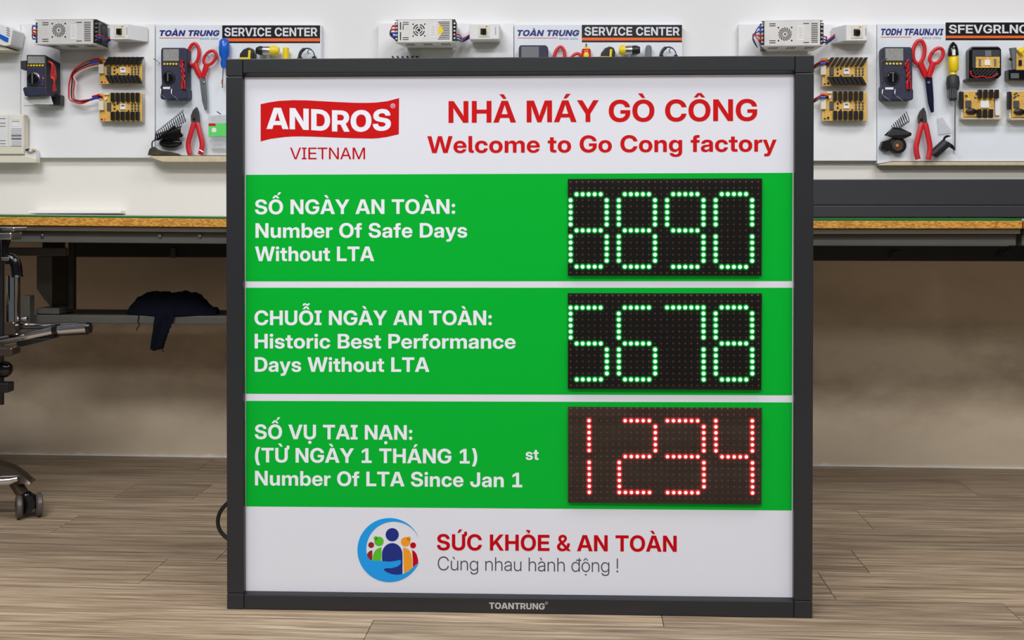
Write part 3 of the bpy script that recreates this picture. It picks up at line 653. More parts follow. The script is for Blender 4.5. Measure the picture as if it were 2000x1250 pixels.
FONT_SRC['T'] = ''' |550|
!|433|156,385 147,1490 286,1490 278,385/217,-15 ~175,-15 ~115,44 115,86 ~115,129 ~175,187 217,187 ~260,187 ~318,129 318,86 ~318,44 ~260,-15
C|1437|753,-21 ~555,-21 ~255,173 ~88,519 88,744 ~88,971 ~255,1316 ~555,1511 753,1511 ~875,1511 ~1079,1435 ~1234,1298 ~1334,1118 1353,1013 1214,1013 ~1197,1093 ~1119,1228 ~1000,1329 ~846,1384 753,1384 ~598,1384 ~359,1227 ~223,940 223,744 ~223,548 ~359,262 ~598,106 753,106 ~846,106 ~1000,161 ~1118,261 ~1197,396 1215,475 1353,475 ~1335,372 ~1234,192 ~1079,55 ~875,-21
H|1425|155,0 155,1490 290,1490 290,823 1135,823 1135,1490 1271,1490 1271,0 1135,0 1135,701 290,701 290,0
a|1041|441,-16 ~341,-16 ~175,53 ~77,192 77,295 ~77,378 ~140,486 ~254,553 ~410,591 503,603 ~602,617 ~726,636 ~785,675 785,716 785,732 ~785,798 ~719,900 ~598,959 517,959 ~436,959 ~309,902 ~234,802 231,740 101,740 ~104,836 ~212,987 ~397,1075 517,1075 ~605,1075 ~751,1025 ~856,933 ~913,808 913,732 913,0 785,0 785,173 782,173 ~759,124 ~672,37 ~536,-16/457,101 ~563,101 ~709,181 ~785,322 785,413 785,561 ~771,548 ~717,529 ~641,512 ~549,498 497,491 ~409,479 ~279,432 ~208,353 208,289 ~208,229 ~272,145 ~384,101
g|1145|558,-430 ~437,-430 ~252,-355 ~137,-213 122,-112 254,-112 ~270,-177 ~351,-267 ~476,-315 558,-315 ~715,-315 ~889,-148 889,0 889,200 888,200 ~854,132 ~748,33 ~610,-19 530,-19 ~395,-19 ~187,119 ~70,365 70,528 ~70,691 ~187,938 ~395,1075 530,1075 ~610,1075 ~750,1022 ~859,922 889,851 890,851 890,1056 1016,1056 1016,0 ~1016,-147 ~895,-338 ~688,-430/547,99 ~653,99 ~811,205 ~897,398 897,528 ~897,659 ~811,852 ~653,958 547,958 ~447,958 ~290,858 ~200,666 200,528 ~200,391 ~290,199 ~447,99
h|1103|257,641 257,0 129,0 129,1490 257,1490 257,805 219,805 ~265,943 ~460,1075 585,1075 ~695,1075 ~871,980 ~974,799 974,667 974,0 845,0 845,659 ~845,801 ~694,955 564,955 ~478,955 ~339,885 ~257,745
n|1103|257,641 257,0 129,0 129,1056 255,1056 255,805 219,805 ~265,943 ~460,1075 585,1075 ~695,1075 ~871,980 ~974,799 974,667 974,0 845,0 845,659 ~845,801 ~694,955 564,955 ~478,955 ~339,885 ~257,745
u|1103|517,-19 ~409,-19 ~232,76 ~129,258 129,389 129,1056 257,1056 257,397 ~257,255 ~409,101 539,101 ~625,101 ~764,171 ~845,311 845,415 845,1056 974,1056 974,0 848,0 848,251 884,251 ~837,113 ~643,-19
à|1041|441,-16 ~341,-16 ~175,53 ~77,192 77,295 ~77,378 ~140,486 ~254,553 ~410,591 503,603 ~602,617 ~726,636 ~785,675 785,716 785,732 ~785,798 ~719,900 ~598,959 517,959 ~436,959 ~309,902 ~234,802 231,740 101,740 ~104,836 ~212,987 ~397,1075 517,1075 ~605,1075 ~751,1025 ~856,933 ~913,808 913,732 913,0 785,0 785,173 782,173 ~759,124 ~672,37 ~536,-16/457,101 ~563,101 ~709,181 ~785,322 785,413 785,561 ~771,548 ~717,529 ~641,512 ~549,498 497,491 ~409,479 ~279,432 ~208,353 208,289 ~208,229 ~272,145 ~384,101/460,1192 288,1490 437,1490 570,1192
ù|1103|517,-19 ~409,-19 ~232,76 ~129,258 129,389 129,1056 257,1056 257,397 ~257,255 ~409,101 539,101 ~625,101 ~764,171 ~845,311 845,415 845,1056 974,1056 974,0 848,0 848,251 884,251 ~837,113 ~643,-19/500,1192 328,1490 477,1490 610,1192
đ|1145|530,-19 ~395,-19 ~187,119 ~70,365 70,528 ~70,691 ~187,938 ~395,1075 530,1075 ~610,1075 ~750,1022 ~857,924 886,857 887,857 887,1490 1016,1490 1016,0 890,0 890,200 888,200 ~856,132 ~748,33 ~610,-19/547,99 ~653,99 ~811,205 ~897,398 897,528 ~897,659 ~811,852 ~653,958 547,958 ~447,958 ~290,858 ~200,666 200,528 ~200,391 ~290,199 ~447,99/582,1206 582,1318 1193,1318 1193,1206
ộ|1102|551,-21 ~409,-21 ~191,120 ~70,367 70,527 ~70,687 ~191,936 ~409,1077 551,1077 ~695,1077 ~911,936 ~1032,687 1032,527 ~1032,367 ~911,120 ~695,-21/551,97 ~659,97 ~816,204 ~902,399 902,527 ~902,656 ~816,850 ~659,959 551,959 ~445,959 ~286,851 ~200,656 200,527 ~200,398 ~286,204 ~444,97/383,1224 250,1224 250,1225 488,1498 613,1498 852,1225 852,1224 718,1224 551,1420/551,-415 ~513,-415 ~458,-360 458,-322 ~458,-283 ~513,-229 551,-229 ~590,-229 ~644,-283 644,-322 ~644,-360 ~590,-415'''

GLYPH = {}
for _k, _src in FONT_SRC.items():
    GLYPH[_k] = {}
    for _ln in _src.split('\n'):
        _ch, _adv, _cs = _ln[0], _ln[2:].split('|')[0], _ln[2:].split('|')[1]
        _out = []
        for _c in _cs.split('/'):
            if not _c:
                continue
            _p = []
            for _q in _c.split(' '):
                _on = _q[0] != '~'
                _x, _y = _q.lstrip('~').split(',')
                _p.append((int(_x), int(_y), _on))
            _out.append(_p)
        GLYPH[_k][_ch] = (int(_adv), _out)


def flatten(c, steps=5):
    """quadratic contour -> polyline"""
    pts = []
    n = len(c)
    for i in range(n):          # insert implied on-curve points
        a, b = c[i], c[(i + 1) % n]
        pts.append(a)
        if not a[2] and not b[2]:
            pts.append(((a[0] + b[0]) / 2, (a[1] + b[1]) / 2, True))
    k = next((i for i, p in enumerate(pts) if p[2]), 0)
    pts = pts[k:] + pts[:k]
    out, n, i = [], len(pts), 0
    while i < n:
        p = pts[i]
        nx = pts[(i + 1) % n]
        out.append((p[0], p[1]))
        if not nx[2]:
            q = pts[(i + 2) % n]
            for s in range(1, steps):
                t = s / steps
                out.append(((1 - t) ** 2 * p[0] + 2 * t * (1 - t) * nx[0] + t * t * q[0], (1 - t) ** 2 * p[1] + 2 * t * (1 - t) * nx[1] + t * t * q[1]))
            i += 2
        else:
            i += 1
    res = [out[0]]
    for p in out[1:]:
        if abs(p[0] - res[-1][0]) + abs(p[1] - res[-1][1]) > 0.5:
            res.append(p)
    if abs(res[0][0] - res[-1][0]) + abs(res[0][1] - res[-1][1]) < 0.5:
        res.pop()
    return res


_tess = {}


def glyph_tris(k, ch):
    """non-zero winding fill by horizontal strips (the outlines overlap themselves)"""
    if (k, ch) in _tess:
        return _tess[(k, ch)]
    E_ = []
    for c in GLYPH[k][ch][1]:
        p = flatten(c, 4)
        for i in range(len(p)):
            (x0, y0), (x1, y1) = p[i - 1], p[i]
            if abs(y0 - y1) > 1e-6:
                E_.append((x0, y0, x1, y1, 1) if y0 < y1 else (x1, y1, x0, y0, -1))
    ys = set()
    for e in E_:
        ys.add(round(e[1], 2)); ys.add(round(e[3], 2))
    for i, a in enumerate(E_):
        for b in E_[:i]:
            lo, hi = max(a[1], b[1]), min(a[3], b[3])
            if hi - lo < 0.5:
                continue
            sa, sb = (a[2] - a[0]) / (a[3] - a[1]), (b[2] - b[0]) / (b[3] - b[1])
            if abs(sa - sb) < 1e-9:
                continue
            y = ((b[0] - sb * b[1]) - (a[0] - sa * a[1])) / (sa - sb)
            if lo + 0.3 < y < hi - 0.3:
                ys.add(round(y, 2))
    ys = sorted(ys)
    vs, fs = [], []
    for y0, y1 in zip(ys[:-1], ys[1:]):
        if y1 - y0 < 0.05:
            continue
        ym = (y0 + y1) / 2
        act = []
        for e in E_:
            if e[1] <= ym <= e[3]:
                sl = (e[2] - e[0]) / (e[3] - e[1])
                act.append((e[0] + sl * (ym - e[1]), e[0] + sl * (y0 - e[1]), e[0] + sl * (y1 - e[1]), e[4]))
        act.sort()
        w, st = 0, None
        for a in act:
            if w == 0:
                st = a
            w += a[3]
            if w == 0 and a[0] - st[0] > 0.01:
                n = len(vs)
                vs += [(st[1], y0), (a[1], y0), (a[2], y1), (st[2], y1)]
                fs.append((n, n + 1, n + 2, n + 3))
    _tess[(k, ch)] = (vs, fs)
    return vs, fs


def text_mesh(body, k, spacing=0):
    vs, fs, x = [], [], 0
    for ch in body:
        if ch == ' ':
            x += 560 + spacing
            continue
        v, f = glyph_tris(k, ch)
        n = len(vs)
        vs += [((p[0] + x) / 1490, p[1] / 1490, 0) for p in v]
        fs += [tuple(i + n for i in t) for t in f]
        x += GLYPH[k][ch][0] + spacing
    return vs, fs


def put_text(mb, fr, body, xl, xr, yl, yr, cap, off, font='B', shear=0.0, spacing=0, warp=None, mi=0):
    """print running from pixel (xl, yl) to (xr, yr) on its baseline with capital height cap pixels, on plane off of frame fr"""
    vs, fs = text_mesh(body, font, spacing)
    vs = [(v[0] + v[1] * shear, v[1], 0) for v in vs]
    x0, x1 = min(v[0] for v in vs), max(v[0] for v in vs)
    out = []
    for v in vs:
        u = (v[0] - x0) / (x1 - x0)
        px = xl + (xr - xl) * u
        py = yl + (yr - yl) * u - cap * v[1]
        if warp:
            py += warp(px)
        X, Z = fr.pt(px, py, off)
        out.append((X, -off, Z))
    good = []
    for f in fs:
        q = [out[i] for i in f]
        cr = sum(q[i - 1][0] * q[i][2] - q[i][0] * q[i - 1][2] for i in range(len(q)))
        good.append(f if cr > 0 else tuple(reversed(f)))
    return mb.add(out, good, mi)


def P(fr, pts, off):
    return [fr.pt(x, y, off) for x, y in pts]


def rect(x0, y0, x1, y1):
    return [(x0, y1), (x1, y1), (x1, y0), (x0, y0)]


def slab(mb, fr, pts, off, depth, mi=0):
    return mb.prism(P(fr, pts, off), -off, -off + depth, mi)


def lerp(a, b, t):
    return a + (b - a) * t


# ------------------------------------------------------------------ the safety board
S = SIGN
_ox, _ = S.pt(1015, 1200, 0)
sg = Thing('safety_scoreboard', 'large black-framed square safety scoreboard with green bands and three LED counters on the floor',
           'sign', S, (_ox, 0, 0))
B = 0.07
GX = 0.6
def zfloor(pts):   # clamp to the floor
    return [(x, max(z, 0.0005)) for x, z in pts]
corner = {'tl': [(441, 115), (473.2, 114.8), (473.2, 148.5), (441, 148.8)],
          'tr': [(1553.6, 108.2), (1590, 108), (1590, 141.8), (1553.6, 142)],
          'br': [(1551.2, 1174), (1587, 1174.4), (1587, 1208), (1551.2, 1207.4)],
          'bl': [(443, 1159), (476, 1159.5), (476, 1190.6), (443, 1190)]}
for k, pts in corner.items():
    m_ = MB().prism(zfloor(P(S, pts, 0.0)), 0, B)
    sg.part(m_, 'corner_block', M_frame, bevel=0.0012)
rails = {'top': [(474.0, 114.8), (1552.8, 108.4), (1552.8, 137.6), (474.0, 142.4)],
         'bottom': [(476.8, 1190.6), (1550.4, 1207.3), (1550.4, 1175), (476.8, 1161.5)],
         'left': [(441, 149.6), (473.2, 149.3), (476, 1158.6), (443, 1158.2)],
         'right': [(1553.6, 142.8), (1590, 142.6), (1587, 1173.4), (1551.2, 1173.2)]}
for k, pts in rails.items():
    m_ = MB().prism(zfloor(P(S, pts, 0.0)), 0.0003, B)
    sg.part(m_, 'frame_rail', M_frame, bevel=0.0012)
# sloping inner lips
PO = -0.012
inner = [(473.5, 142.4), (1553.2, 137.6), (1550.8, 1174.8), (476.2, 1161.4)]
face = [(478, 151), (1551.8, 145.5), (1548, 1166.8), (479, 1154)]
fi, ff = P(S, inner, -0.0004), P(S, face, PO)
for i in range(4):
    j = (i + 1) % 4
    m_ = MB()
    a, b, c, d = fi[i], fi[j], ff[j], ff[i]
    vs = [(a[0], 0.0006, a[1]), (b[0], 0.0006, b[1]), (c[0], -PO, c[1]), (d[0], -PO, d[1]),
          (a[0], 0.03, a[1]), (b[0], 0.03, b[1]), (c[0], 0.03, c[1]), (d[0], 0.03, d[1])]
    m_.add(vs, [(3, 2, 1, 0), (4, 5, 6, 7), (0, 1, 5, 4), (2, 3, 7, 6), (0, 4, 7, 3), (1, 2, 6, 5)])
    sg.part(m_, 'inner_lip', M_lip)
# cabinet behind the face
m_ = MB().prism(zfloor(P(S, [(446, 120), (1585, 113), (1582, 1203), (448, 1186)], -0.02)), 0.016, B + 0.012)
sg.part(m_, 'cabinet_back', M_black)
m_ = MB().prism(P(S, [(470, 145), (1558, 139), (1555, 1173), (472, 1160)], PO), -PO, 0.018)
fp = sg.part(m_, 'face_panel', M_panelw)
# green bands
bands = [[(480, 549.5), (1547, 549), (1548, 337.5), (480, 341.5)],
         [(480, 769), (1547, 772), (1547.5, 562), (480, 562)],
         [(480.5, 989), (1546.5, 997), (1547, 786), (480.5, 783)]]
bo = []
for pts in bands:
    bo.append(sg.part(MB().prism(P(S, pts, PO + 0.0002), -PO - 0.0002, -PO), 'green_band', M_band))
TO = PO + 0.0003


def letter(lines, parent, m, name='lettering', fr=S, thing=sg):
    mb = MB()
    for l in lines:
        put_text(mb, fr, *l[0], **l[1])
    return thing.part(mb, name, m, parent=parent)


def L_(body, xl, xr, yl, yr, cap, **k):
    return ((body, xl, xr, yl, yr, cap, TO), k)


letter([L_('SỐ NGÀY AN TOÀN:', 498, 889, 418.5, 417.5, 28.5)], bo[0], M_txtw)
letter([L_('Number Of Safe Days', 499, 912.5, 464.5, 464, 28.5)], bo[0], M_txtw)
letter([L_('Without LTA', 498, 731, 510, 510, 28.5)], bo[0], M_txtw)
letter([L_('CHUỖI NGÀY AN TOÀN:', 497, 960.6, 635, 635, 28.5)], bo[1], M_txtw)
letter([L_('Historic Best Performance', 497.4, 1007, 680.5, 681, 28.5)], bo[1], M_txtw)
letter([L_('Days Without LTA', 497.4, 838.7, 726, 726.5, 28.5)], bo[1], M_txtw)
letter([L_('SỐ VỤ TAI NẠN:', 497.7, 805.4, 857.5, 859, 28.5)], bo[2], M_txtw)
letter([L_('(TỪ NGÀY 1 THÁNG 1)', 498, 932, 903, 905.5, 28.5)], bo[2], M_txtw)
letter([L_('Number Of LTA Since Jan 1', 498, 1020, 948, 951.8, 28.5)], bo[2], M_txtw)
letter([L_('st', 1026.5, 1052, 898, 898.3, 21.5)], bo[2], M_txtw)
letter([L_('NHÀ MÁY GÒ CÔNG', 876, 1479, 240, 236, 42.5)], fp, M_txtr)
letter([L_('Welcome to Go Cong factory', 834.5, 1517, 299, 296, 33)], fp, M_txtr)
letter([L_('VIETNAM', 566.4, 713, 311, 311, 22.7, font='L')], fp, M_txtr2)
letter([L_('SỨC KHỎE & AN TOÀN', 853.4, 1321.8, 1074.6, 1077.8, 31.5)], fp, M_txtr2)
letter([L_('Cùng nhau hành động !', 855, 1207.5, 1113.5, 1117.5, 26.5, font='T')], fp, M_txtd)
# wavy flag logo
flag_top = [(509, 203.4), (525, 200), (545, 197), (573, 195.6), (600, 196), (630, 197.7), (660, 199.3), (693, 200.7), (715, 200.9), (735, 200.2), (756, 197.7), (779.5, 191.4)]
flag_bot = [(778.9, 262.2), (756, 267.5), (738, 270), (724.5, 270.6), (690, 270), (651, 268.5), (615, 267), (588, 266.4), (570, 266.6), (556.5, 267.5), (529, 271), (509, 276.3)]
flag = sg.part(MB().prism(P(S, flag_top + flag_bot, TO - 0.0001), -TO + 0.0001, -PO), 'flag_emblem', M_txtr, parent=fp)


def wave(px):
    t = (px - 509) / 270.0
    return 2.6 * math.sin((t - 0.12) * 2 * PI - PI / 2) * (1 if t > .35 else .75) + 1.6 * (t - .5)


mb = MB()
o2 = TO + 0.0001
put_text(mb, S, 'ANDROS', 520.5, 763.5, 254.5, 254.5, 41.5, o2, font='K', spacing=-20, warp=wave)
put_text(mb, S, 'R', 765.3, 769.3, 209, 209, 4.6, o2, font='L')
cxr, cyr = 767.3, 206.8
ringo = [(cxr + 4.6 * math.cos(a), cyr + 4.6 * math.sin(a)) for a in [2 * PI * i / 20 for i in range(20)]]
ringi = [(cxr + 3.8 * math.cos(a), cyr + 3.8 * math.sin(a)) for a in [2 * PI * i / 20 for i in range(20)]]
for i in range(20):
    j = (i + 1) % 20
    mb.flat(P(S, [ringo[i], ringo[j], ringi[j], ringi[i]], o2), -o2)
sg.part(mb, 'emblem_lettering', M_txtw, parent=fp)


# people-in-a-hand emblem
def E(pts):
    return [(680 + x / 2.941, 990 + y / 2.941) for x, y in pts]


def circ(cx, cy, r, n=28):
    return [(cx + r * math.cos(2 * PI * i / n), cy + r * math.sin(2 * PI * i / n)) for i in range(n)]


def emblem(polys, m, lift, name='emblem_shape'):
    mb = MB()
    for p in polys:
        mb.prism(P(S, E(p), TO + lift), -TO - lift, -PO)
    return sg.part(mb, name, m, parent=fp)


body = [(194, 290)] + [(253 - 59 * math.cos(t), 272 - 64 * math.sin(t)) for t in [PI * i / 16 for i in range(17)]] + \
       [(312, 300), (312, 386), (285, 390), (250, 387), (222, 376), (204, 364), (208, 352), (196, 340)]
emblem([circ(253, 160, 38), body], M_logo_n, 0.0)
emblem([circ(177, 198, 27), circ(158, 180, 11.5), [(192, 233), (190, 312), (140, 310), (141, 285), (150, 258), (164, 242), (178, 235)]], M_logo_g, 0.0)
emblem([circ(132, 219, 17, 20), [(139, 249), (138, 306), (122, 304), (107, 288), (110, 268), (122, 254)]], M_logo_d, 0.0)
emblem([circ(330, 200, 27), circ(349, 182, 11.5), [(316, 234), (336, 238), (352, 250), (362, 272), (367, 300), (368, 358), (345, 372), (320, 380)]], M_logo_o, 0.0)
emblem([circ(373, 221, 17, 20), [(367, 248), (382, 256), (394, 274), (402, 304), (402, 322), (386, 342), (372, 352), (371, 300)]], M_txtr2, 0.0)
a0 = math.atan2(172 - 248, 405 - 237)
a1 = math.atan2(322 - 248, 405 - 237)
outer = [(237 + 184 * math.cos(a), 248 + 184 * math.sin(a)) for a in [lerp(a0, a1 - 2 * PI, i / 56) for i in range(57)]]
hand = [(407, 319), (388, 333), (368, 352), (340, 374), (312, 387), (285, 391), (250, 387), (222, 376), (205, 364), (206, 356), (222, 352), (250, 352),
        (282, 343), (300, 330), (304, 312), (296, 305), (270, 311), (240, 315), (205, 313), (170, 309), (140, 309), (124, 303), (112, 288)]
b0 = math.atan2(288 - 242, 112 - 262)
b1 = math.atan2(172 - 242, 405 - 262)
if b0 < 0:
    b0 += 2 * PI
inn = [(262 + 158 * math.cos(a), 242 + 158 * math.sin(a)) for a in [lerp(b0, b1 + 2 * PI, i / 36) for i in range(1, 36)]]
emblem([outer + hand + inn], M_logo_b, 0.0002, 'emblem_hand')
# maker's badge on the bottom rail
mb = MB()
put_text(mb, S, 'TOANTRUNG', 955.4, 1064, 1189, 1190.6, 12.3, 0.0006, font='K')
put_text(mb, S, 'R', 1066.2, 1068.4, 1179.3, 1179.3, 2.8, 0.0006, font='L')
ro = [(1067.3 + 3 * math.cos(a), 1178 + 3 * math.sin(a)) for a in [2 * PI * i / 14 for i in range(14)]]
ri = [(1067.3 + 2.4 * math.cos(a), 1178 + 2.4 * math.sin(a)) for a in [2 * PI * i / 14 for i in range(14)]]
for i in range(14):
    j = (i + 1) % 14
    mb.flat(P(S, [ro[i], ro[j], ri[j], ri[i]], 0.0006), -0.0006)
sg.part(mb, 'maker_badge', M_silver, label='silver maker lettering on bottom rail')


# LED displays
def seg(s0, T='', cols=None):
    """segments of a digit starting at column s0"""
    c = set()
    for k in T:
        if k == 't': c |= {(2, s0 + i) for i in range(1, 6)}
        if k == 'm': c |= {(8, s0 + i) for i in range(1, 6)}
        if k == 'b': c |= {(14, s0 + i) for i in range(1, 6)}
        if k == 'l': c |= {(r, s0) for r in range(3, 8)}
        if k == 'L': c |= {(r, s0) for r in range(9, 14)}
        if k == 'r': c |= {(r, s0 + 6) for r in range(3, 8)}
        if k == 'R': c |= {(r, s0 + 6) for r in range(9, 14)}
    return c


d1 = seg(0, 'tmblLrR') | seg(8, 'tmblLrR') | seg(16, 'tmblrR') | seg(24, 'tblLrR')
d2 = seg(0, 'tmblR') | {(2, 0)} | seg(8, 'tmblLR') | seg(16, 'trR') | {(2, 16), (2, 22), (14, 22)} | seg(24, 'tmblLrR')
d3 = {(r, 3) for r in (2, 3, 4, 5, 6, 7, 9, 10, 11, 12, 13, 14)} | seg(8, 'tmbrL') | {(14, 8)} \
    | seg(16, 'tmbrR') | {(2, 16), (8, 16), (14, 16)} | seg(24, 'mlrR') | {(2, 24), (2, 30), (14, 30)}
disp = [([(1109, 538.5), (1487.5, 538.5), (1488.5, 348.5), (1109, 349.5)], (1114.4, 356.0), (1480.8, 355.4), (1114.4, 532.5), d1, 'g', 0),
        ([(1109, 759.5), (1487, 762), (1488, 573), (1109, 572.5)], (1114.2, 577.6), (1480.6, 576.8), (1114.8, 752.6), d2, 'g', 1),
        ([(1109.2, 981.5), (1487, 985.5), (1488, 796.5), (1109.2, 794.5)], (1115.2, 797.8), (1480.8, 798.2), (1115.8, 972.4), d3, 'r', 2)]


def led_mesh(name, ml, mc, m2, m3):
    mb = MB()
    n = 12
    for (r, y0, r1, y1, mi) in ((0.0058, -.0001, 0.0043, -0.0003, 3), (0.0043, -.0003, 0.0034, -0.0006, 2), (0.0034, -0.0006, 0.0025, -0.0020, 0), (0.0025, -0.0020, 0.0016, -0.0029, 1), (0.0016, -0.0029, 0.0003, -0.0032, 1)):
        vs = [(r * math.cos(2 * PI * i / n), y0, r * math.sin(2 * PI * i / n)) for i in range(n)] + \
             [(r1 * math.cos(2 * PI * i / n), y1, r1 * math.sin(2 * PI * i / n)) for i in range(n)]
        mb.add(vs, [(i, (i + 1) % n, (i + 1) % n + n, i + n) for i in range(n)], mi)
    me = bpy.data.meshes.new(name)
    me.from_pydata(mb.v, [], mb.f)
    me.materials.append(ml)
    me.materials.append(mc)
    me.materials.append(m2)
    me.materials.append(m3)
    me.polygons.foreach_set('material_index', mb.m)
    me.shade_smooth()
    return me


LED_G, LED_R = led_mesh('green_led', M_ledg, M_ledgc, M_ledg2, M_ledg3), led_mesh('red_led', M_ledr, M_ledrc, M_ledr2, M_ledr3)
for pts, c00, c31, r15, lit, kind, bi in disp:
    dof = PO + 0.0008
    mod = sg.part(MB().prism(P(S, pts, dof), -dof, 0.02), 'led_display', M_module if kind == 'g' else M_module_r)
    A, Bx, Cy = S.pt(*c00, dof), S.pt(*c31, dof), S.pt(*r15, dof)
    off = MB()
    for r in range(16):
        for c in range(32):
            x = A[0] + (Bx[0] - A[0]) * c / 31 + (Cy[0] - A[0]) * r / 15
            z = A[1] + (Bx[1] - A[1]) * c / 31 + (Cy[1] - A[1]) * r / 15
            if (r, c) in lit:
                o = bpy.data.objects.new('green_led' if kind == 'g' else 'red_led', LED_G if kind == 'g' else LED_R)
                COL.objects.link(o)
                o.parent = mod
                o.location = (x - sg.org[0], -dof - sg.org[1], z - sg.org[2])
            else:
                rr = 0.0017
                vs = [(x + rr * math.cos(PI * i / 3), -dof, z + rr * math.sin(PI * i / 3)) for i in range(6)] + \
                     [(x + rr * .7 * math.cos(PI * i / 3), -dof - 0.0011, z + rr * .7 * math.sin(PI * i / 3)) for i in range(6)]
                off.add(vs, [(i, (i + 1) % 6, (i + 1) % 6 + 6, i + 6) for i in range(6)] + [tuple(range(6, 12))])
    o = sg.part(off, 'unlit_leds', M_ledoff if kind == 'g' else M_ledoffr, parent=mod)
    o['kind'] = 'stuff'
    x0, z0 = S.pt(pts[0][0], pts[0][1], dof)
    sg.part(MB().prism(P(S, pts, dof + 0.0050), -dof - 0.0050, -dof - 0.0040), 'cover_pane', M_pane, parent=mod)

# power cable looping out behind the left rail
cb = Thing('power_cable', 'black power cable looping out behind the left rail of the scoreboard', 'cable', S, (S.pt(440, 1015)[0], 0.05, 0))
pts = []
for (px, py, dy) in ((470, 968, .085), (455, 975, .09), (440, 987, .092), (430, 1000, .092), (425.5, 1015, .092), (427, 1030, .092), (434, 1042, .092), (446, 1053, .092), (462, 1064, .09), (490, 1100, .1), (520, 1160, .12)):
    x, z = S.pt(px, py, -dy)
    pts.append((x, dy + 0.0, z))
x_, z_ = pts[-1][0], pts[-1][2]
pts += [(x_ + .02, .13, 0.02), (x_ + .05, .15, 0.005), (x_ + .12, .2, 0.0045), (x_ + .3, .24, .0045), (x_ + .5, .22, .0045)]


def smoothpath(p, n=4):
    out = []
    P_ = [Vector(q) for q in p]
    for i in range(len(P_) - 1):
        a, b, c, d = P_[max(i - 1, 0)], P_[i], P_[i + 1], P_[min(i + 2, len(P_) - 1)]
        for k in range(n):
            t = k / n
            out.append(0.5 * ((2 * b) + (c - a) * t + (2 * a - 5 * b + 4 * c - d) * t * t + (3 * b - a - 3 * c + d) * t ** 3))
    out.append(P_[-1])
    return out


cb.part(MB().tube(smoothpath(pts), 0.0036, 8), 'cord', M_cable, smooth=True)

# ------------------------------------------------------------------ work benches (wall frame)
W = WALL
FO = 0.55          # bench front edge, metres out from the wall


def wx(px, off=FO, py=430):
    return W.pt(px, py, off)[0]


def _lerp_top(x):
    return tpL[0] + (tpL[1] - tpL[0]) * (x - xa) / (xb - xa)


def hprism(mb, xa, xb, za, zb, ta, tb, y0, y1, mi=0):
    """a beam whose underside/top run from za/ta at xa to zb/tb at xb"""
    return mb.prism([(xa, za), (xb, zb), (xb, tb), (xa, ta)], y0, y1, mi)


def zat(py, off=FO, px=1800):
    return W.pt(px, py, off)[1]


def bench(label, xa_px, xb_px, tops, thick, strip, rail, name='workbench', legs=()):
    """tops/thick/...: (pixel y at xa, pixel y at xb)"""
    xa, xb = wx(xa_px), wx(xb_px)
    t = Thing(name, label, 'workbench', W, ((xa + xb) / 2, -FO / 2, 0))
    def Z(py, px, off=FO): return W.pt(px, py, off)[1]
    za = [Z(tops[0], xa_px), Z(tops[1], xb_px)]
    zb = [Z(thick[0], xa_px), Z(thick[1], xb_px)]
    zc = [Z(strip[0], xa_px, FO - .004), Z(strip[1], xb_px, FO - .004)]
    zd = [Z(rail[0], xa_px, FO - .02), Z(rail[1], xb_px, FO - .02)]
    t.part(hprism(MB(), xa, xb, zb[0], zb[1], za[0], za[1], -FO, -0.003), 'worktop', M_ply, bevel=0.001)
    t.part(hprism(MB(), xa + .002, xb - .002, zc[0], zc[1], zb[0] - .0003, zb[1] - .0003, -FO + .004, -0.003), 'underlay', M_under)
    t.part(hprism(MB(), xa + .004, xb - .004, zd[0], zd[1], zc[0] - .0003, zc[1] - .0003, -FO + .02, -FO + .05), 'front_rail', M_rail, bevel=0.002)
    t.part(hprism(MB(), xa, xb, za[0] + .0002, za[1] + .0002, za[0] + .003, za[1] + .003, -FO + .162, -0.003), 'laminate_top', M_laminate)
    return t, xa, xb, za, zc, zd


# left bench, its far end lengthened out of view to shade the wall beneath
tL, xa, xb, za, zc, zd = bench('long workbench with a chipboard top left of the scoreboard, cloth and office chair beneath', -596, 900,
               (418.0, 431.9), (434.5, 448.2), (445.3, 457.5), (468.3, 480))
xcut = wx(147, 0.3, 540)
# bolts on the rail
for px in (313, 391, 83):
    x, z = W.pt(px, 460.5, FO - .02)
    tL.part(MB().knob(x, z, 0.0042, -FO + .015, -FO + .021, 10), 'bolt', M_steel, bevel=.0006)
zr0, zr1 = W.pt(300, 502, .03)[1], W.pt(300, 484, .03)[1]
tL.part(MB().box(W.pt(147, 490, .045)[0], xb - .03, -.045, -.004, zr0, zr1 + .02), 'rear_rail', M_raild, bevel=.002)
x, z = W.pt(339, 492, .05)
tL.part(MB().box(x - .006, x + .006, -.056, -.045, zr0 - .001, zr1), 'bracket', M_rail, bevel=.001)
# side beams below the top and the leg
zl = W.pt(140, 605, .3)[1]
lx0, lx1 = wx(133, .3, 540), wx(147, .3, 540)
tL.part(MB().box(lx0, lx0 + .012, -.30, -.28, zl, zd[0] - .002), 'hanging_frame', M_raild, bevel=.002)
lx2 = xb - .08
tL.part(MB().box(lx2, lx2 + .04, -.32, -.28, 0.0, zd[1] - .002), 'leg', M_raild, bevel=.002)
tL.part(MB().box(xa + .05, xa + .09, -.32, -.28, 0.0, zd[0] - .002), 'leg', M_raild, bevel=.002)
# lighter short beam at left
x0, z0 = W.pt(24, 500, .34)
x1, z1 = W.pt(128, 484, .34)
tL.part(MB().box(x0 - .3, x1, -.34, -.325, z0, z1), 'cross_beam', M_rail, bevel=.002)
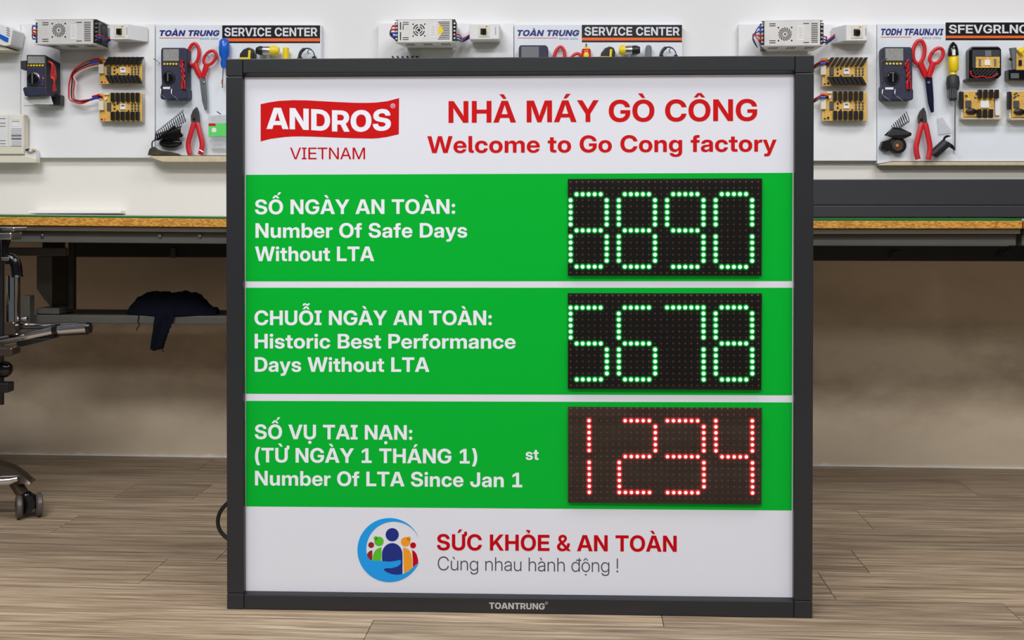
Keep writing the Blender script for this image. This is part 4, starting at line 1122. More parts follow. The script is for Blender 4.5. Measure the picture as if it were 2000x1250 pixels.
# low shelf bar
SO = 0.33
xs0, zs0 = W.pt(66, 631.5, SO)
xs1, zs1 = W.pt(66, 615, SO)
tL.part(MB().box(xs0, lx2, -SO, -SO + .03, zs0, zs1), 'shelf_bar', M_rail, bevel=.0025)
tL.part(MB().box(xs0, lx2, -SO + .03, -SO + .16, zs0 + .006, zs1 - .0005), 'shelf_board', M_raild)
x0, z0 = W.pt(55, 634, .345)
x1, z1 = W.pt(68, 576, .345)
tL.part(MB().box(x0, x1, -.37, -.345, z0, z1), 'shelf_post', M_rail, bevel=.002)

# right bench
tR, ra, rb, rza, rzc, rzd = bench('long workbench with a chipboard top right of the scoreboard below a charcoal panel', 1080, 1996.5,
                                  (431.2, 431.8), (446.0, 446.6), (457.3, 456.9), (480, 480))
zq0, zq1 = W.pt(1800, 509.5, .03)[1], W.pt(1800, 488, .03)[1]
tR.part(MB().box(ra + .03, rb + .55, -.045, -.004, zq0, zq1 + .03), 'rear_rail', M_black, bevel=.002)
for px in (1735, 1950):
    x, z = W.pt(px, 504, .05)
    m_ = MB().tube([(x, -.06, z), (x + .012, -.06, z + .016), (x + .026, -.06, z + .018)], .0022, 6)
    tR.part(m_, 'bracket', M_raild)
for x in (ra + .05,):
    tR.part(MB().box(x, x + .04, -.32, -.28, 0.0, rzd[0] - .002), 'leg', M_raild, bevel=.002)
x0 = wx(1999)
tR.part(MB().box(ra + .05, rb - .02, -FO + .021, -FO + .045, rzd[0] + .001, rzc[1] - .001), 'front_beam', M_rail)


# unseen bench added past the right edge to keep light off the wall below
tN, na, nb_, nza, nzc, nzd = bench('unseen workbench added past the right picture edge to shade the wall beneath', 2000, 2700,
                                   (431.8, 431.8), (446.6, 446.6), (456.9, 456.9), (480, 480))
tN.part(MB().box(na + .35, na + .39, -.32, -.28, 0.0, nzd[0] - .002), 'leg', M_raild, bevel=.002)


# mats
def green_mat(px0, px1, y0, y1, label, zt):
    a, b = wx(px0), wx(px1)
    t = Thing('bench_mat', label, 'mat', W, ((a + b) / 2, -.3, min(zt)))
    tp = [W.pt(px0, y0, FO - .001)[1], W.pt(px1, y1, FO - .001)[1]]
    t.part(hprism(MB(), a, b, zt[0] + .0002, zt[1] + .0002, tp[0], tp[1], -FO + .001, -FO + .16), 'sheet', M_mat)
    return tp


tpL = green_mat(-596, 900, 414.9, 428.4, 'thin green rubber mat along the front of the left workbench top', za)
tpR = green_mat(1080, 1996, 426.2, 426.8, 'thin green rubber mat along the front of the right workbench top', rza)

# charcoal panel standing at the rear of the right bench
x0, zt_ = W.pt(1300, 351, .09)
x1, _ = W.pt(2130, 351, .09)
t = Thing('charcoal_panel', 'long charcoal panel standing on the right workbench against the wall', 'panel', W, ((x0 + x1) / 2, -.06, tpR[0]))
zmid = W.pt(1800, 401, .09)[1]
t.part(MB().box(x0, x1, -.09, -.03, zmid, zt_), 'upper_board', M_dpanel, bevel=.002)
t.part(MB().box(x0, x1, -.096, -.03, tpR[0] + .0005, zmid - .0008), 'lower_board', M_dpanel, bevel=.002)

# white trunking at the back of the left bench
x0, z0 = W.pt(57, 417.5, .03)
x1, z1 = W.pt(236, 411.5, .03)
t = Thing('cable_trunking', 'thin white plastic trunking along the wall at the back of the left workbench', 'trunking', W, ((x0 + x1) / 2, -.02, z0))
t.part(MB().box(x0, x1, -.03, -.002, _lerp_top(x0) + .001, z1), 'channel', M_bright, bevel=.001)
t.part(MB().box(x0 - .001, x1 + .001, -.032, -.0305, z1 - .006, z1 + .0006), 'lid', M_bright)

# grey steel case hung under the left bench
x0, z1 = W.pt(71, 500, .30)
x1, z0 = W.pt(101, 604, .30)
t = Thing('metal_case', 'grey folded steel case hanging under the left workbench beside its leg', 'case', W, ((x0 + x1) / 2, -.15, z0))
vs = [(x0, -.30, z1), (x1, -.30, z1), (x1, -.30, z0), (x0 + .012, -.30, z0 + .03), (x0, -.30, z0 + .05)]
t.part(MB().prism([(x0, z1), (x1, z1), (x1, z0 + .004), (x0 + .016, z0 + .028), (x0, z0 + .05)], -.30, -.20), 'shell', M_rail, bevel=.002)
t.part(MB().box(x1 - .0002, x1 + .0012, -.298, -.202, z0 - .004, z1 - .002), 'side_plate', M_raild, bevel=.0005)
t.part(MB().prism([(x0 + .016, z0 + .044), (x0 + .016, z0 + .029), (x1 - .001, z0 + .006), (x1 - .001, z0 + .012)], -.3015, -.3), 'folded_lip', M_steel)
t.part(MB().box(x0 + .005, x1 - .005, -.28, -.22, z1, lerp(zc[0], zc[1], (x1 - xa) / (xb - xa)) - .001), 'hanger', M_raild)
# small box on the bar
x0, z0 = W.pt(70, 615, SO)
x1, z1 = W.pt(114, 602.5, SO)
t = Thing('small_metal_box', 'small flat grey metal box resting on the low shelf bar of the left workbench', 'box', W, ((x0 + x1) / 2, -SO + .02, z0))
t.part(MB().box(x0, x1, -SO + .003, -SO + .08, z0 + .0006, z1), 'body', M_rail, bevel=.002)
t.part(MB().box(x0 - .001, x1 + .003, -SO + .001, -SO + .081, z0 + .0032, z0 + .0042), 'rim', M_steel)


# navy cloth over the bar
def cloth():
    t = Thing('navy_cloth', 'crumpled navy cloth draped over the low bar of the left workbench with one strip hanging', 'cloth', W,
              (W.pt(335, 615, SO)[0], -SO + .03, zs1))
    top = [(251, 612), (256, 598), (264, 590), (271, 580), (285, 574), (300, 569.5), (316, 569.5), (330, 573), (345, 571), (362, 570), (380, 571.5), (390, 577), (402, 589), (414, 599), (426, 606), (426, 612)]
    import bisect
    mb = MB()
    nx, ny = 60, 14
    x_px = [lerp(251, 426, i / nx) for i in range(nx + 1)]
    xs_ = [p[0] for p in top]
    rnd = random.Random(3)
    ph = [rnd.uniform(0, 6) for _ in range(6)]
    vs, fs = [], []
    for i, px in enumerate(x_px):
        k = min(max(bisect.bisect_right(xs_, px) - 1, 0), len(top) - 2)
        a, b = top[k], top[k + 1]
        py = lerp(a[1], b[1], 0 if b[0] == a[0] else (px - a[0]) / (b[0] - a[0]))
        x, zt = W.pt(px, py, SO - .03)
        zt = max(zt, zs1 + .003)
        e = math.sin(PI * min(1, max(0, i / nx))) ** 0.6
        for j in range(ny + 1):
            u = j / ny          # front bottom -> over the top -> rear bottom
            th = PI * u
            y = -SO - .004 + .065 - math.cos(th) * .065 * (0.35 + 0.65 * e)
            y = -SO + .03 - math.cos(th) * (.012 + .026 * e)
            hgt = (zt - zs1)
            z = zs1 + .0015 + hgt * math.sin(th) ** 0.55
            fold = (math.sin(px * .19 + ph[0] + u * 2) + .7 * math.sin(px * .33 + ph[1] - u * 4) + .5 * math.sin(px * .6 + ph[2] + u * 7))
            y += fold * .0035 * math.sin(th)
            z += fold * .0012 * math.sin(th)
            vs.append((x, y, z))
    n = ny + 1
    for i in range(nx):
        for j in range(ny):
            fs.append((i * n + j, i * n + j + 1, (i + 1) * n + j + 1, (i + 1) * n + j))
    fs.append(tuple(range(n - 1, -1, -1)))
    fs.append(tuple(nx * n + j for j in range(n)))
    fs += [tuple([i * n for i in range(nx + 1)][::-1][k] for k in range(0))] if False else []
    mb.add(vs, fs)
    t.part(mb, 'heap', M_cloth, smooth=True)
    # hanging strip
    L = [(305, 606), (303, 625), (300, 645), (296, 665), (293, 682), (300, 686)]
    R = [(342, 606), (340, 625), (334, 640), (326, 656), (321, 668), (318, 680)]
    mb = MB()
    vs, fs = [], []
    ns = 10
    rows_ = 26
    for s in range(rows_ + 1):
        v = s / rows_ * (len(L) - 1)
        k = min(int(v), len(L) - 2)
        f = v - k
        lx_, ly_ = lerp(L[k][0], L[k + 1][0], f), lerp(L[k][1], L[k + 1][1], f)
        rx_, ry_ = lerp(R[k][0], R[k + 1][0], f), lerp(R[k][1], R[k + 1][1], f)
        for q in range(ns + 1):
            w = q / ns
            rag = (math.sin(s * 2.1) * .8 if q == ns else 0)
            px, py = lerp(lx_, rx_, w) + rag, lerp(ly_, ry_, w)
            x, z = W.pt(px, py, SO + .006)
            y = -SO - .006 - .004 * math.sin(w * 7 + s * .15) * min(1, s / 6)
            vs.append((x, y, z))
    for s in range(rows_):
        for q in range(ns):
            a = s * (ns + 1) + q
            fs.append((a, a + 1, a + ns + 2, a + ns + 1))
    mb.add(vs, fs)
    o = t.part(mb, 'hanging_strip', M_cloth, smooth=True)
    sm = o.modifiers.new('solid', 'SOLIDIFY')
    sm.thickness = 0.0025
    # loose threads
    for pts in (((269, 612), (271, 620), (269, 628), (273, 634), (268, 640), (267, 646)), ((318, 676), (317, 682), (319, 687))):
        q = [(W.pt(px, py, SO + .004)[0], -SO - .004, W.pt(px, py, SO + .004)[1]) for px, py in pts]
        t.part(MB().tube(smoothpath(q, 3), .0011, 5), 'thread', M_cloth)


cloth()

# ------------------------------------------------------------------ boards on the wall
WB = 0.020           # board thickness / front off wall


def board(label, pts, m, edge=None, off=WB):
    xs = [W.pt(x, y, off) for x, y in pts]
    cx = sum(p[0] for p in xs) / len(xs)
    t = Thing('tool_board', label, 'board', W, (cx, -off / 2, min(p[1] for p in xs)), group='white display boards on the wall')
    t.part(MB().prism(xs, -off, -.0005), 'sheet', m, bevel=.0008)
    return t


bA = board('plain white wall board at the far left, partly covered by the louvred box', rect(-160, 47, 39.5, 305), M_boardw, off=.026)
bB = board('white wall board holding the boxy multimeter and two wired circuit boards', rect(40.5, 46.5, 302.5, 308), M_boardw)
bC = board('glossy white tool board with scissors, pliers and pin box left of the scoreboard', rect(304, 48.3, 626.5, 303.5), M_boardb, off=.024)
bD = board('white wall board above the middle of the scoreboard, behind the yellow-stickered power supply', rect(739, 45, 1003.2, 306), M_boardw)
bE = board('glossy white tool board showing its black header over the middle of the scoreboard', rect(1004.3, 48.2, 1332.5, 306), M_boardb, off=.024)
bF = board('white wall board right of the scoreboard with two circuit boards and a breaker', rect(1443, 47, 1712, 314), M_boardw)
bG = board('glossy white tool board at the far right edge with a garbled header', [(1713.5, 47), (2140, 44), (2140, 315), (1742, 315), (1713.5, 320)], M_boardb, off=.024)


def ledge(t, pts, off, m=M_edge):
    t.part(MB().prism(P(W, pts, off), -off, -.0005), 'bottom_ledge', m, bevel=.001)


ledge(bC, [(289, 304.5), (640, 305), (640, 316.5), (318, 316), (300, 310)], .05)
ledge(bG, [(1716, 321), (1742, 316), (2140, 316), (2140, 323), (1716, 323)], .03)
ledge(bE, rect(1004, 307, 1340, 318), .05)


def header(t, tx, ty, band, org, stext, ttext, line, since=None, off=.0244):
    # maker lettering
    def txt(body, xl, xr, yb, cap, m, font, shear, name='header_lettering'):
        mb = MB()
        put_text(mb, W, body, xl, xr, yb, yb, cap, off + .0008, font=font, shear=shear)
        t.part(mb, name, m)
    txt(ttext, tx[0], tx[1], ty[0], ty[1], M_headnavy, 'K', .22)
    t.part(MB().flat(P(W, rect(line[0], line[2], line[1], line[2] + .9), off + .0004), -off - .0004), 'header_line', M_headorg)
    if since:
        txt('SINCE 2006', since[0], since[1], since[2], 3.6, M_headblue, 'L', 0)
    bd = t.part(MB().prism(P(W, rect(*band), off + .0004), -off - .0004, -off + .0004), 'header_band', M_headblk)
    t.part(MB().flat(P(W, rect(band[0], org[0], band[2], org[1]), off + .0008), -off - .0008), 'orange_stripe', M_headorg, parent=bd)
    mb = MB()
    put_text(mb, W, stext[0], stext[1], stext[2], stext[3], stext[3], stext[4], off + .0009, font='B')
    t.part(mb, 'header_lettering', M_txtw, parent=bd)


header(bC, (311.7, 428.7), (70, 11), (434, 49.6, 625, 84), (74.7, 80.8), ('SERVICE CENTER', 438.4, 619.5, 70.8, 16.8), 'TOÀN TRUNG', (311, 388, 73.6), (389.6, 427, 77))
header(bE, (1010.4, 1131.5), (70, 11.5), (1136.5, 48.6, 1332, 82.3), (73.5, 79.2), ('SERVICE CENTER', 1141.7, 1327, 69.4, 16.6), 'TOÀN TRUNG', (1011, 1089, 73.6), (1091.8, 1129, 77))
header(bG, (1720.9, 1843), (68.4, 12.5), (1847, 43.8, 2060, 78.3), (69.7, 74.6), ('SFEVGRLNC', 1853.5, 2008, 65, 16.6), 'TODH TFAUNJVI', (1720, 1780, 72), (1800, 1838, 75.5))


def item(name, label, cat, px, py, off=.03, group=None):
    x, z = W.pt(px, py, off)
    return Thing(name, label, cat, W, (x, -off, z), group)


def wq(px, py, off):
    x, z = W.pt(px, py, off)
    return (x, -off, z)


# power supplies
def psu(label, x0, y0, x1, y1, flare, d, fan, side_wires, sticker=False, wing=6, vents='r', out=.125):
    """front face x0..x1,y0..y1 px at `out` metres off the wall"""
    t = item('power_supply', label, 'power supply', (x0 + x1) / 2, y1, .05, 'slotted metal power supplies')
    fo = out
    bk = .028
    pf = P(W, rect(x0, y0, x1, y1), fo)
    # open channel: front sheet + top and bottom flanges splaying back to the wall board
    zt, zb = pf[3][1], pf[0][1]
    xa, xb = pf[0][0], pf[1][0]
    t.part(MB().box(xa, xb, -fo, -fo + .0015, zb, zt), 'front_sheet', M_alu, bevel=.0006)
    wg = wing * .00135
    th = .0015
    for (z, nm) in ((zb, 'bottom_flange'), (zt - th, 'top_flange')):
        m_ = MB()
        poly = [(xa - wg, -fo), (xb + wg, -fo), (xb + wg * .2, -bk), (xa + flare * .00135, -bk)]
        vs = [(x, y, z) for x, y in poly] + [(x, y, z + th) for x, y in poly]
        m_.add(vs, [(3, 2, 1, 0), (4, 5, 6, 7), (0, 1, 5, 4), (1, 2, 6, 5), (2, 3, 7, 6), (3, 0, 4, 7)])
        fl_ = t.part(m_, nm, M_alu)
        if nm == 'bottom_flange':
            ms = MB()
            for c in (.12, .45, .78):
                for k in range(4):
                    xx = lerp(xa, xb, c) + k * .006
                    ms.box(xx, xx + .0025, -fo + .02, -fo + .05, z - .0004, z + .0002)
            tag(t.part(ms, 'vent_slots', M_slot, parent=fl_), kind='stuff')
    t.part(MB().box(xa + .006, xb - .006, -fo + .0016, -.0255, zb + .002, zt - .002), 'core', M_dark)
    # slots in front sheet
    yf = -fo - .0004
    def fx(u): return lerp(xa, xb, u)
    def fz(v): return lerp(zt, zb, v)
    ms = MB()
    def sl(u0, v0, u1, v1): ms.box(fx(u0), fx(u1), yf, yf + .0006, fz(v1), fz(v0))
    nv = 11
    for k in range(nv):
        v = .12 + k * .073
        sh = .02 * abs(k - 5) if vents == 'w' else 0
        sl(.86 - (.02 + sh if vents == 'w' else .02), v, .955, v + .03)
    sl(.09, .12, .2, .15); sl(.09, .2, .2, .23); sl(.09, .78, .2, .81); sl(.09, .86, .2, .89)
    if vents != 'w':
        sl(.70, .12, .80, .15); sl(.70, .86, .80, .89)
    else:
        sl(.04, .12, .06, .45); sl(.04, .55, .06, .9); sl(.09, .25, .105, .45)
    tag(t.part(ms, 'vent_slots', M_slot), kind='stuff')
    # fan grille
    cx, cz = fx(fan[0]), fz(fan[1])
    R = (zt - zb) * fan[2]
    fg = MB()
    if fan[3] == 'rings':
        for (ra_, rb_) in ((.25, .0), (.62, .45), (1.0, .82)):
            for q in range(4):
                st, en = q * PI / 2 + .18, (q + 1) * PI / 2 - .18
                if rb_ == 0: st, en = q * PI / 2, (q + 1) * PI / 2
                o_ = [(cx + R * ra_ * math.cos(lerp(st, en, k / 6)), cz + R * ra_ * math.sin(lerp(st, en, k / 6))) for k in range(7)]
                i_ = [(cx + R * rb_ * math.cos(lerp(en, st, k / 6)), cz + R * rb_ * math.sin(lerp(en, st, k / 6))) for k in range(7)] if rb_ else [(cx, cz)]
                fg.flat(o_ + i_, yf)
    else:
        n = 15
        for q in range(n):
            st = 2 * PI * q / n
            o_ = []
            for k in range(5):
                r_ = lerp(.35, 1, k / 4) * R
                a_ = st + k / 4 * .75
                o_.append((cx + r_ * math.cos(a_), cz + r_ * math.sin(a_)))
            i_ = []
            for k in range(4, -1, -1):
                r_ = lerp(.35, 1, k / 4) * R
                a_ = st + .2 + k / 4 * .75
                i_.append((cx + r_ * math.cos(a_), cz + r_ * math.sin(a_)))
            fg.flat(o_ + i_, yf)
        fg.disc(cx, cz, R * .14, yf, 12)
    for sx, sz in ((-1, -1), (1, 1), (-1, 1), (1, -1)):
        fg.disc(cx + sx * R * .98, cz + sz * R * .98, R * .13, yf, 8)
    tag(t.part(fg, 'fan_grille', M_slot), kind='stuff')
    # white data label
    lb = t.part(MB().prism([(fx(.60), fz(.8)), (fx(.70), fz(.8)), (fx(.70), fz(.22)), (fx(.60), fz(.22))], yf, yf + .0004), 'data_label', M_stick)
    ml = MB()
    for k in range(9):
        ml.box(fx(.612), fx(.688), yf - .0002, yf, fz(.28 + k * .055), fz(.274 + k * .055) + .0002)
    tag(t.part(ml, 'label_print', M_grey, parent=lb), kind='stuff')
    if sticker:
        t.part(MB().prism([(fx(.745), fz(.64)), (fx(.83), fz(.64)), (fx(.83), fz(.30)), (fx(.745), fz(.30))], yf, yf + .0004), 'warning_sticker', M_yel, label='yellow warning sticker')
    # terminal blocks at both ends
    for end in (0, 1):
        nb = 5
        xe = xa - .009 if end == 0 else xb + .001
        tb = t.part(MB().box(xe, xe + .009, -fo + .008, -fo + .03, zb + .006, zt - .006), 'terminal_block', M_blackg, bevel=.0006)
        hh = (zt - zb - .012) / nb
        for k in range(nb):
            zc_ = zb + .006 + hh * (k + .5)
            t.part(MB().knob(xe + .0045, zc_, hh * .3, -fo + .0055, -fo + .0085, 8), 'screw', M_steel, parent=tb)
    return t, (xa, xb, zb, zt, fo)


p1, g1 = psu('power supply with a swirled dark grille and red wires, on the board at far left', 73, 38, 182, 87, 24, .1, (.385, .44, .27, 'swirl'), None)
p2, g2 = psu('power supply with ring grille and yellow sticker above the middle of the scoreboard', 777, 38, 883, 83, 8, .1, (.39, .47, .26, 'rings'), None, sticker=True, vents='w')
p3, g3 = psu('power supply with a pinwheel grille above the top right corner of the scoreboard', 1493, 40, 1602, 90, 18, .1, (.37, .54, .26, 'swirl'), None)


def wire(t, pts, m, r=.0013, name='wire', label=None):
    return t.part(MB().tube(smoothpath(pts, 4), r, 6), name, m, smooth=True, label=label)


def end_wires(t, g, cols, dx=-.028):
    xa, xb, zb, zt, fo = g
    n = len(cols)
    for k, m in enumerate(cols):
        z = lerp(zt - .016, zb + .016, k / (n - 1))
        zm = (zb + zt) / 2 + (k - n / 2) * .002
        wire(t, [(xa - .005, -fo + .008, z), (xa - .014, -fo + .004, z), (xa + dx, -fo + .02, zm), (xa + dx + .004, -fo + .05, zm - .006), (xa - .004, -.04, zb + .01)], m, .0014, label=m.name.replace('_', ' '))
        t.part(MB().tube([(xa - .004, -fo + .006, z), (xa - .015, -fo + .003, z)], .0024, 8), 'crimp_terminal', M_wred if m in (M_wred,) else M_wblue, smooth=True)


end_wires(p1, g1, [M_wblack, M_wred, M_wred, M_wblack], -.022)
end_wires(p2, g2, [M_wred, M_wred, M_wblue, M_wblack], -.024)
end_wires(p3, g3, [M_wblue, M_wblack, M_wred, M_wred], -.024)


# circuit breakers
def breaker(label, x0, y0, x1, y1, yb, shape, px_lever, wires=None, off=.075):
    t = item('circuit_breaker', label, 'breaker', (x0 + x1) / 2, yb, .04, 'white circuit breaker boxes')
    f = P(W, rect(x0, y0, x1, y1), off)
    xa, xb, zb, zt = f[0][0], f[1][0], f[0][1], f[3][1]
    w = xb - xa
    l, r = shape
    # front face narrower, sides slope back
    xi, xj = xa + l * w, xb - r * w
    bk = [(xa, zb), (xb, zb), (xb, zt), (xa, zt)]
    t.part(MB().prism([(xi, zb), (xj, zb), (xj, zt), (xi, zt)], -off, -.0255, back=bk), 'housing', M_white, bevel=.0015)
    lx = lerp(xa, xb, px_lever)
    hh = zt - zb
    pl = t.part(MB().box(lx - .0145, lx + .0145, -off - .0015, -off + .001, zb + hh * .15, zt - hh * .08), 'switch_plate', M_ivory, bevel=.0005)
    t.part(MB().box(lx - .009, lx + .006, -off - .0022, -off - .0012, zb + hh * .3, zt - hh * .3), 'switch_slot', M_slot, parent=pl)
    t.part(MB().prism([(lx - .004, zb + hh * .34), (lx + .006, zb + hh * .34), (lx + .006, zb + hh * .62), (lx - .004, zb + hh * .62)], -off - .009, -off - .002), 'lever', M_blackg, parent=pl, bevel=.001)
    t.part(MB().box(lx + .005, lx + .009, -off - .0019, -off - .0014, zt - hh * .2, zt - hh * .14), 'red_mark', M_wred, parent=pl)
    mk = MB()
    tx = lerp(lx + .013, xj, .6)
    for k in range(5):
        mk.box(tx, tx + .0025, -off - .0002, -off + .0002, zb + hh * (.3 + .1 * k), zb + hh * (.36 + .1 * k))
    t.part(mk, 'printed_mark', M_grey)
    if wires:
        for k, m in enumerate(wires):
            g = wires[m] if isinstance(wires, dict) else None
    return t, (xa, xb, zb, zt, off)


k1, kg1 = breaker('white breaker box with angled right end beside the far left power supply', 213, 47, 275, 77, 84, (.02, .42), .34)
k2, kg2 = breaker('white straight breaker box above the middle of the scoreboard', 917, 47, 976, 77, 83, (.0, .02), .48)
k3, kg3 = breaker('white breaker box with both ends sloped on the board right of the scoreboard', 1632, 48, 1702, 80, 90, (.30, .12), .60)
for (pt_, pg, kg) in ((p1, g1, kg1), (p2, g2, kg2), (p3, g3, kg3)):
    z = (pg[2] + pg[3]) / 2
    for k, m in enumerate((M_wred, M_wblue, M_wblack)):
        zz = z - .004 - .007 * k
        wire(pt_, [(pg[1] + .006, -pg[4] + .006, zz - .004), (pg[1] + .018, -pg[4] + .01, zz - .006), (lerp(pg[1], kg[0], .55), -.07, zz - .008 + .003 * k), (kg[0] + .004, -.05, (kg[2] + kg[3]) / 2 - .004 * k)], m, .0017, label=m.name.replace('_', ' '))

# far-left breaker, cut by the frame edge
t = item('wall_breaker', 'white breaker box cut by the left picture edge with a blue cable band', 'breaker', -10, 98, .05)
f = P(W, [(-70, 45), (3, 47), (25, 58), (20, 88), (10, 90), (-70, 72)], .09)
t.part(MB().prism(f, -.09, -.027), 'housing', M_white, bevel=.002)
q = P(W, [(-60, 62), (0, 66), (17, 74), (16, 82), (10, 80), (-2, 73), (-60, 68)], .0905)
t.part(MB().prism(q, -.0935, -.09), 'blue_band', M_blue, bevel=.0006)
mk = MB()
for k in range(4):
    mk.prism(P(W, [(13, 53 + k * 4.5), (19, 56 + k * 4.5), (19, 58 + k * 4.5), (13, 55 + k * 4.5)], .0902), -.0905, -.09)
t.part(mk, 'printed_mark', M_grey)
f = P(W, [(-70, 92), (4, 88), (20, 98), (-70, 98)], .08)
t.part(MB().prism(f, -.08, -.027), 'lower_bracket', M_ivory, bevel=.001)

# louvred white box
t = item('louvred_box', 'white louvred plastic box at the left picture edge above the workbench', 'box', 10, 318, .06)
f = P(W, rect(-80, 223, 46, 302), .055)
t.part(MB().prism(f, -.055, -.0265), 'housing', M_ivory, bevel=.004, seg=3)
f = P(W, rect(-78, 225, 14, 286), .056)
t.part(MB().prism(f, -.0565, -.054), 'left_door', M_white, bevel=.0012)
f = P(W, rect(17, 225, 44, 286), .056)
rd = t.part(MB().prism(f, -.0565, -.054), 'right_door', M_white, bevel=.0012)
for k in range(12):
    y = 249 + k * 3.05
    f = P(W, rect(22.5, y, 42, y + 1.7), .057)
    t.part(MB().prism(f, -.0585, -.0562), 'louvre', M_grey if k in (5, 7) else M_white, parent=rd)
f = P(W, rect(24, 232, 38, 237), .057)
t.part(MB().prism(f, -.0585, -.0562), 'latch', M_ivory, parent=rd, bevel=.0005)
t.part(MB().prism(P(W, rect(24, 241, 36, 246.5), .057), -.0575, -.0562), 'name_plate', M_stick, parent=rd)
for y in (231, 240, 246, 274, 280):
    t.part(MB().prism(P(W, rect(-70, y, 11, y + 1), .057), -.0573, -.0562), 'groove', M_grey)
f = P(W, [(-80, 303), (46, 303), (70, 310), (70, 317.5), (-80, 317.5)], .05)
t.part(MB().prism(f, -.05, -.0265), 'base', M_ivory, bevel=.001)
f = P(W, [(47, 299), (69, 292), (70.5, 316), (48, 303)], .048)
t.part(MB().prism(f, -.048, -.0265), 'side_tray', M_white, bevel=.001)
for c, m in (((54, 293), M_navy), ((60, 295), M_ivory), ((66, 292.5), M_edge)):
    x, y, z = wq(c[0], c[1], .052)
    t.part(MB().ball((x, y, z), .006, .006, .004), 'loose_screw_cap', m, smooth=True)


# multimeters
def meter(label, x0, y0, x1, y1, thick=.03, off=.06, lead='right', screen=M_lcd, hooks=True, base=.0245, name='multimeter'):
    t = item(name, label, 'multimeter', (x0 + x1) / 2, y1, .03, 'multimeters')
    def R(u0, v0, u1, v1): return rect(lerp(x0, x1, u0), lerp(y0, y1, v0), lerp(x0, x1, u1), lerp(y0, y1, v1))
    bodyp = [(lerp(x0, x1, u), lerp(y0, y1, v)) for u, v in ((.06, .0), (.9, .0), (.97, .04), (.97, .78), (1.0, .82), (1.0, .96), (.96, 1.0), (.04, 1.0), (0, .96), (0, .76), (.05, .70), (.02, .3), (.02, .05))]
    t.part(MB().prism(P(W, bodyp, off), -off, -base), 'case', M_navy, bevel=.0025, seg=3)
    t.part(MB().prism(P(W, R(.1, .03, .68, .26), off + .002), -off - .002, -off + .002), 'screen', screen, bevel=.0008)
    for k in range(5):
        u = .15 + k * .11
        x, z = W.pt(lerp(x0, x1, u), lerp(y0, y1, .315), off + .003)
        t.part(MB().knob(x, z, .0028, -off - .003, -off + .001, 10), 'button', M_yel, smooth=True)
    x, z = W.pt(lerp(x0, x1, .32), lerp(y0, y1, .58), off)
    r = abs(x - W.pt(lerp(x0, x1, .08), lerp(y0, y1, .58), off)[0])
    dl = t.part(MB().knob(x, z, r, -off - .003, -off + .001, 24), 'dial', M_black, bevel=.0006)
    t.part(MB().knob(x, z, r * .72, -off - .007, -off - .003, 20), 'dial_grip', M_blackg, parent=dl, bevel=.001)
    t.part(MB().box(x - .0012, x + .0012, -off - .0085, -off - .0068, z - r * .6, z + r * .7), 'dial_pointer', M_grey, parent=dl)
    t.part(MB().prism(P(W, R(.1, .76, .36, .80), off + .001), -off - .0008, -off), 'printed_mark', M_stick)
    # red test leads looped in the side pocket
    for k, m in enumerate((M_wred, M_wred, M_wblack, M_wred)):
        o_ = k * .035
        pts_ = [(.76 + o_, .24), (.84 - o_, .34), (.78 + o_, .45), (.90 - o_, .56), (.79 + o_, .66), (.80 + o_, .80)]
        wire(t, [wq(lerp(x0, x1, u), lerp(y0, y1, v), off + .003 + .001 * k) for u, v in pts_], m, .0017, 'test_lead', label=('red' if m is M_wred else 'black') + ' test lead')
    if hooks:
        for u in (.02, .42):
            a, b = lerp(x0, x1, u), lerp(x0, x1, u + .24)
            wire(t, [wq(a, lerp(y0, y1, .80), off + .006), wq(a, lerp(y0, y1, .9), off + .009), wq(b - 3, lerp(y0, y1, .98), off + .006), wq(b, lerp(y0, y1, 1.03), base)], M_steel, .0013, 'hook')
    return t


meter('navy multimeter with red leads on two wire hooks, left of the scoreboard', 313, 93, 366, 194)
meter('navy multimeter with red leads on the far right board, above a wire soldering stand', 1723, 91.5, 1784, 195.5)
meter('grey multimeter whose top peeks over the middle of the scoreboard', 1012, 88, 1072, 190, hooks=False, screen=M_grey, base=.0245)
# the boxy one at far left
t = item('boxed_multimeter', 'boxy dark multimeter with a large round dial in a clear case, far left', 'multimeter', 80, 205, .03)
of = .085
f = P(W, [(52, 107), (89, 107), (90, 115), (90, 172), (52, 172)], of)
bk_ = P(W, [(60, 112), (118, 124), (118, 128), (118, 198), (60, 198)], .0205)
t.part(MB().prism(f, -of, -.0205, back=bk_), 'case', M_dark, bevel=.002)
t.part(MB().prism(P(W, rect(54, 110, 87, 124), of + .002), -of - .002, -of + .001), 'screen', M_lcd, bevel=.0006)
for k in range(6):
    x, z = W.pt(56 + k * 5.6, 128, of)
    t.part(MB().knob(x, z, .0026, -of - .0025, -of + .001, 10), 'button', M_yel if k else M_orange, smooth=True)
t.part(MB().prism(P(W, rect(53, 134, 88, 168), of + .0005), -of - .001, -of + .001), 'dial_plate', M_navy)
x, z = W.pt(67, 154, of)
dl = t.part(MB().knob(x, z, .0165, -of - .004, -of, 26), 'dial', M_steel, bevel=.0006)
t.part(MB().knob(x, z, .0148, -of - .010, -of - .003, 24), 'dial_grip', M_blackg, parent=dl, bevel=.0015)
t.part(MB().box(x - .0012, x + .0012, -of - .0115, -of - .0095, z - .013, z + .014), 'dial_pointer', M_grey, parent=dl)
for (px, py, m) in ((84, 149, M_blue), (78, 146, M_wred), (84, 158, M_wblue), (84, 165, M_wred), (85, 153, M_orange)):
    x, z = W.pt(px, py, of)
    t.part(MB().knob(x, z, .0022, -of - .002, -of, 8), 'socket', m)
t.part(MB().prism(P(W, [(47, 170), (92, 170), (92, 186), (48, 188), (44, 173)], of + .008), -of - .008, -.04), 'rubber_foot', M_navy, bevel=.002)
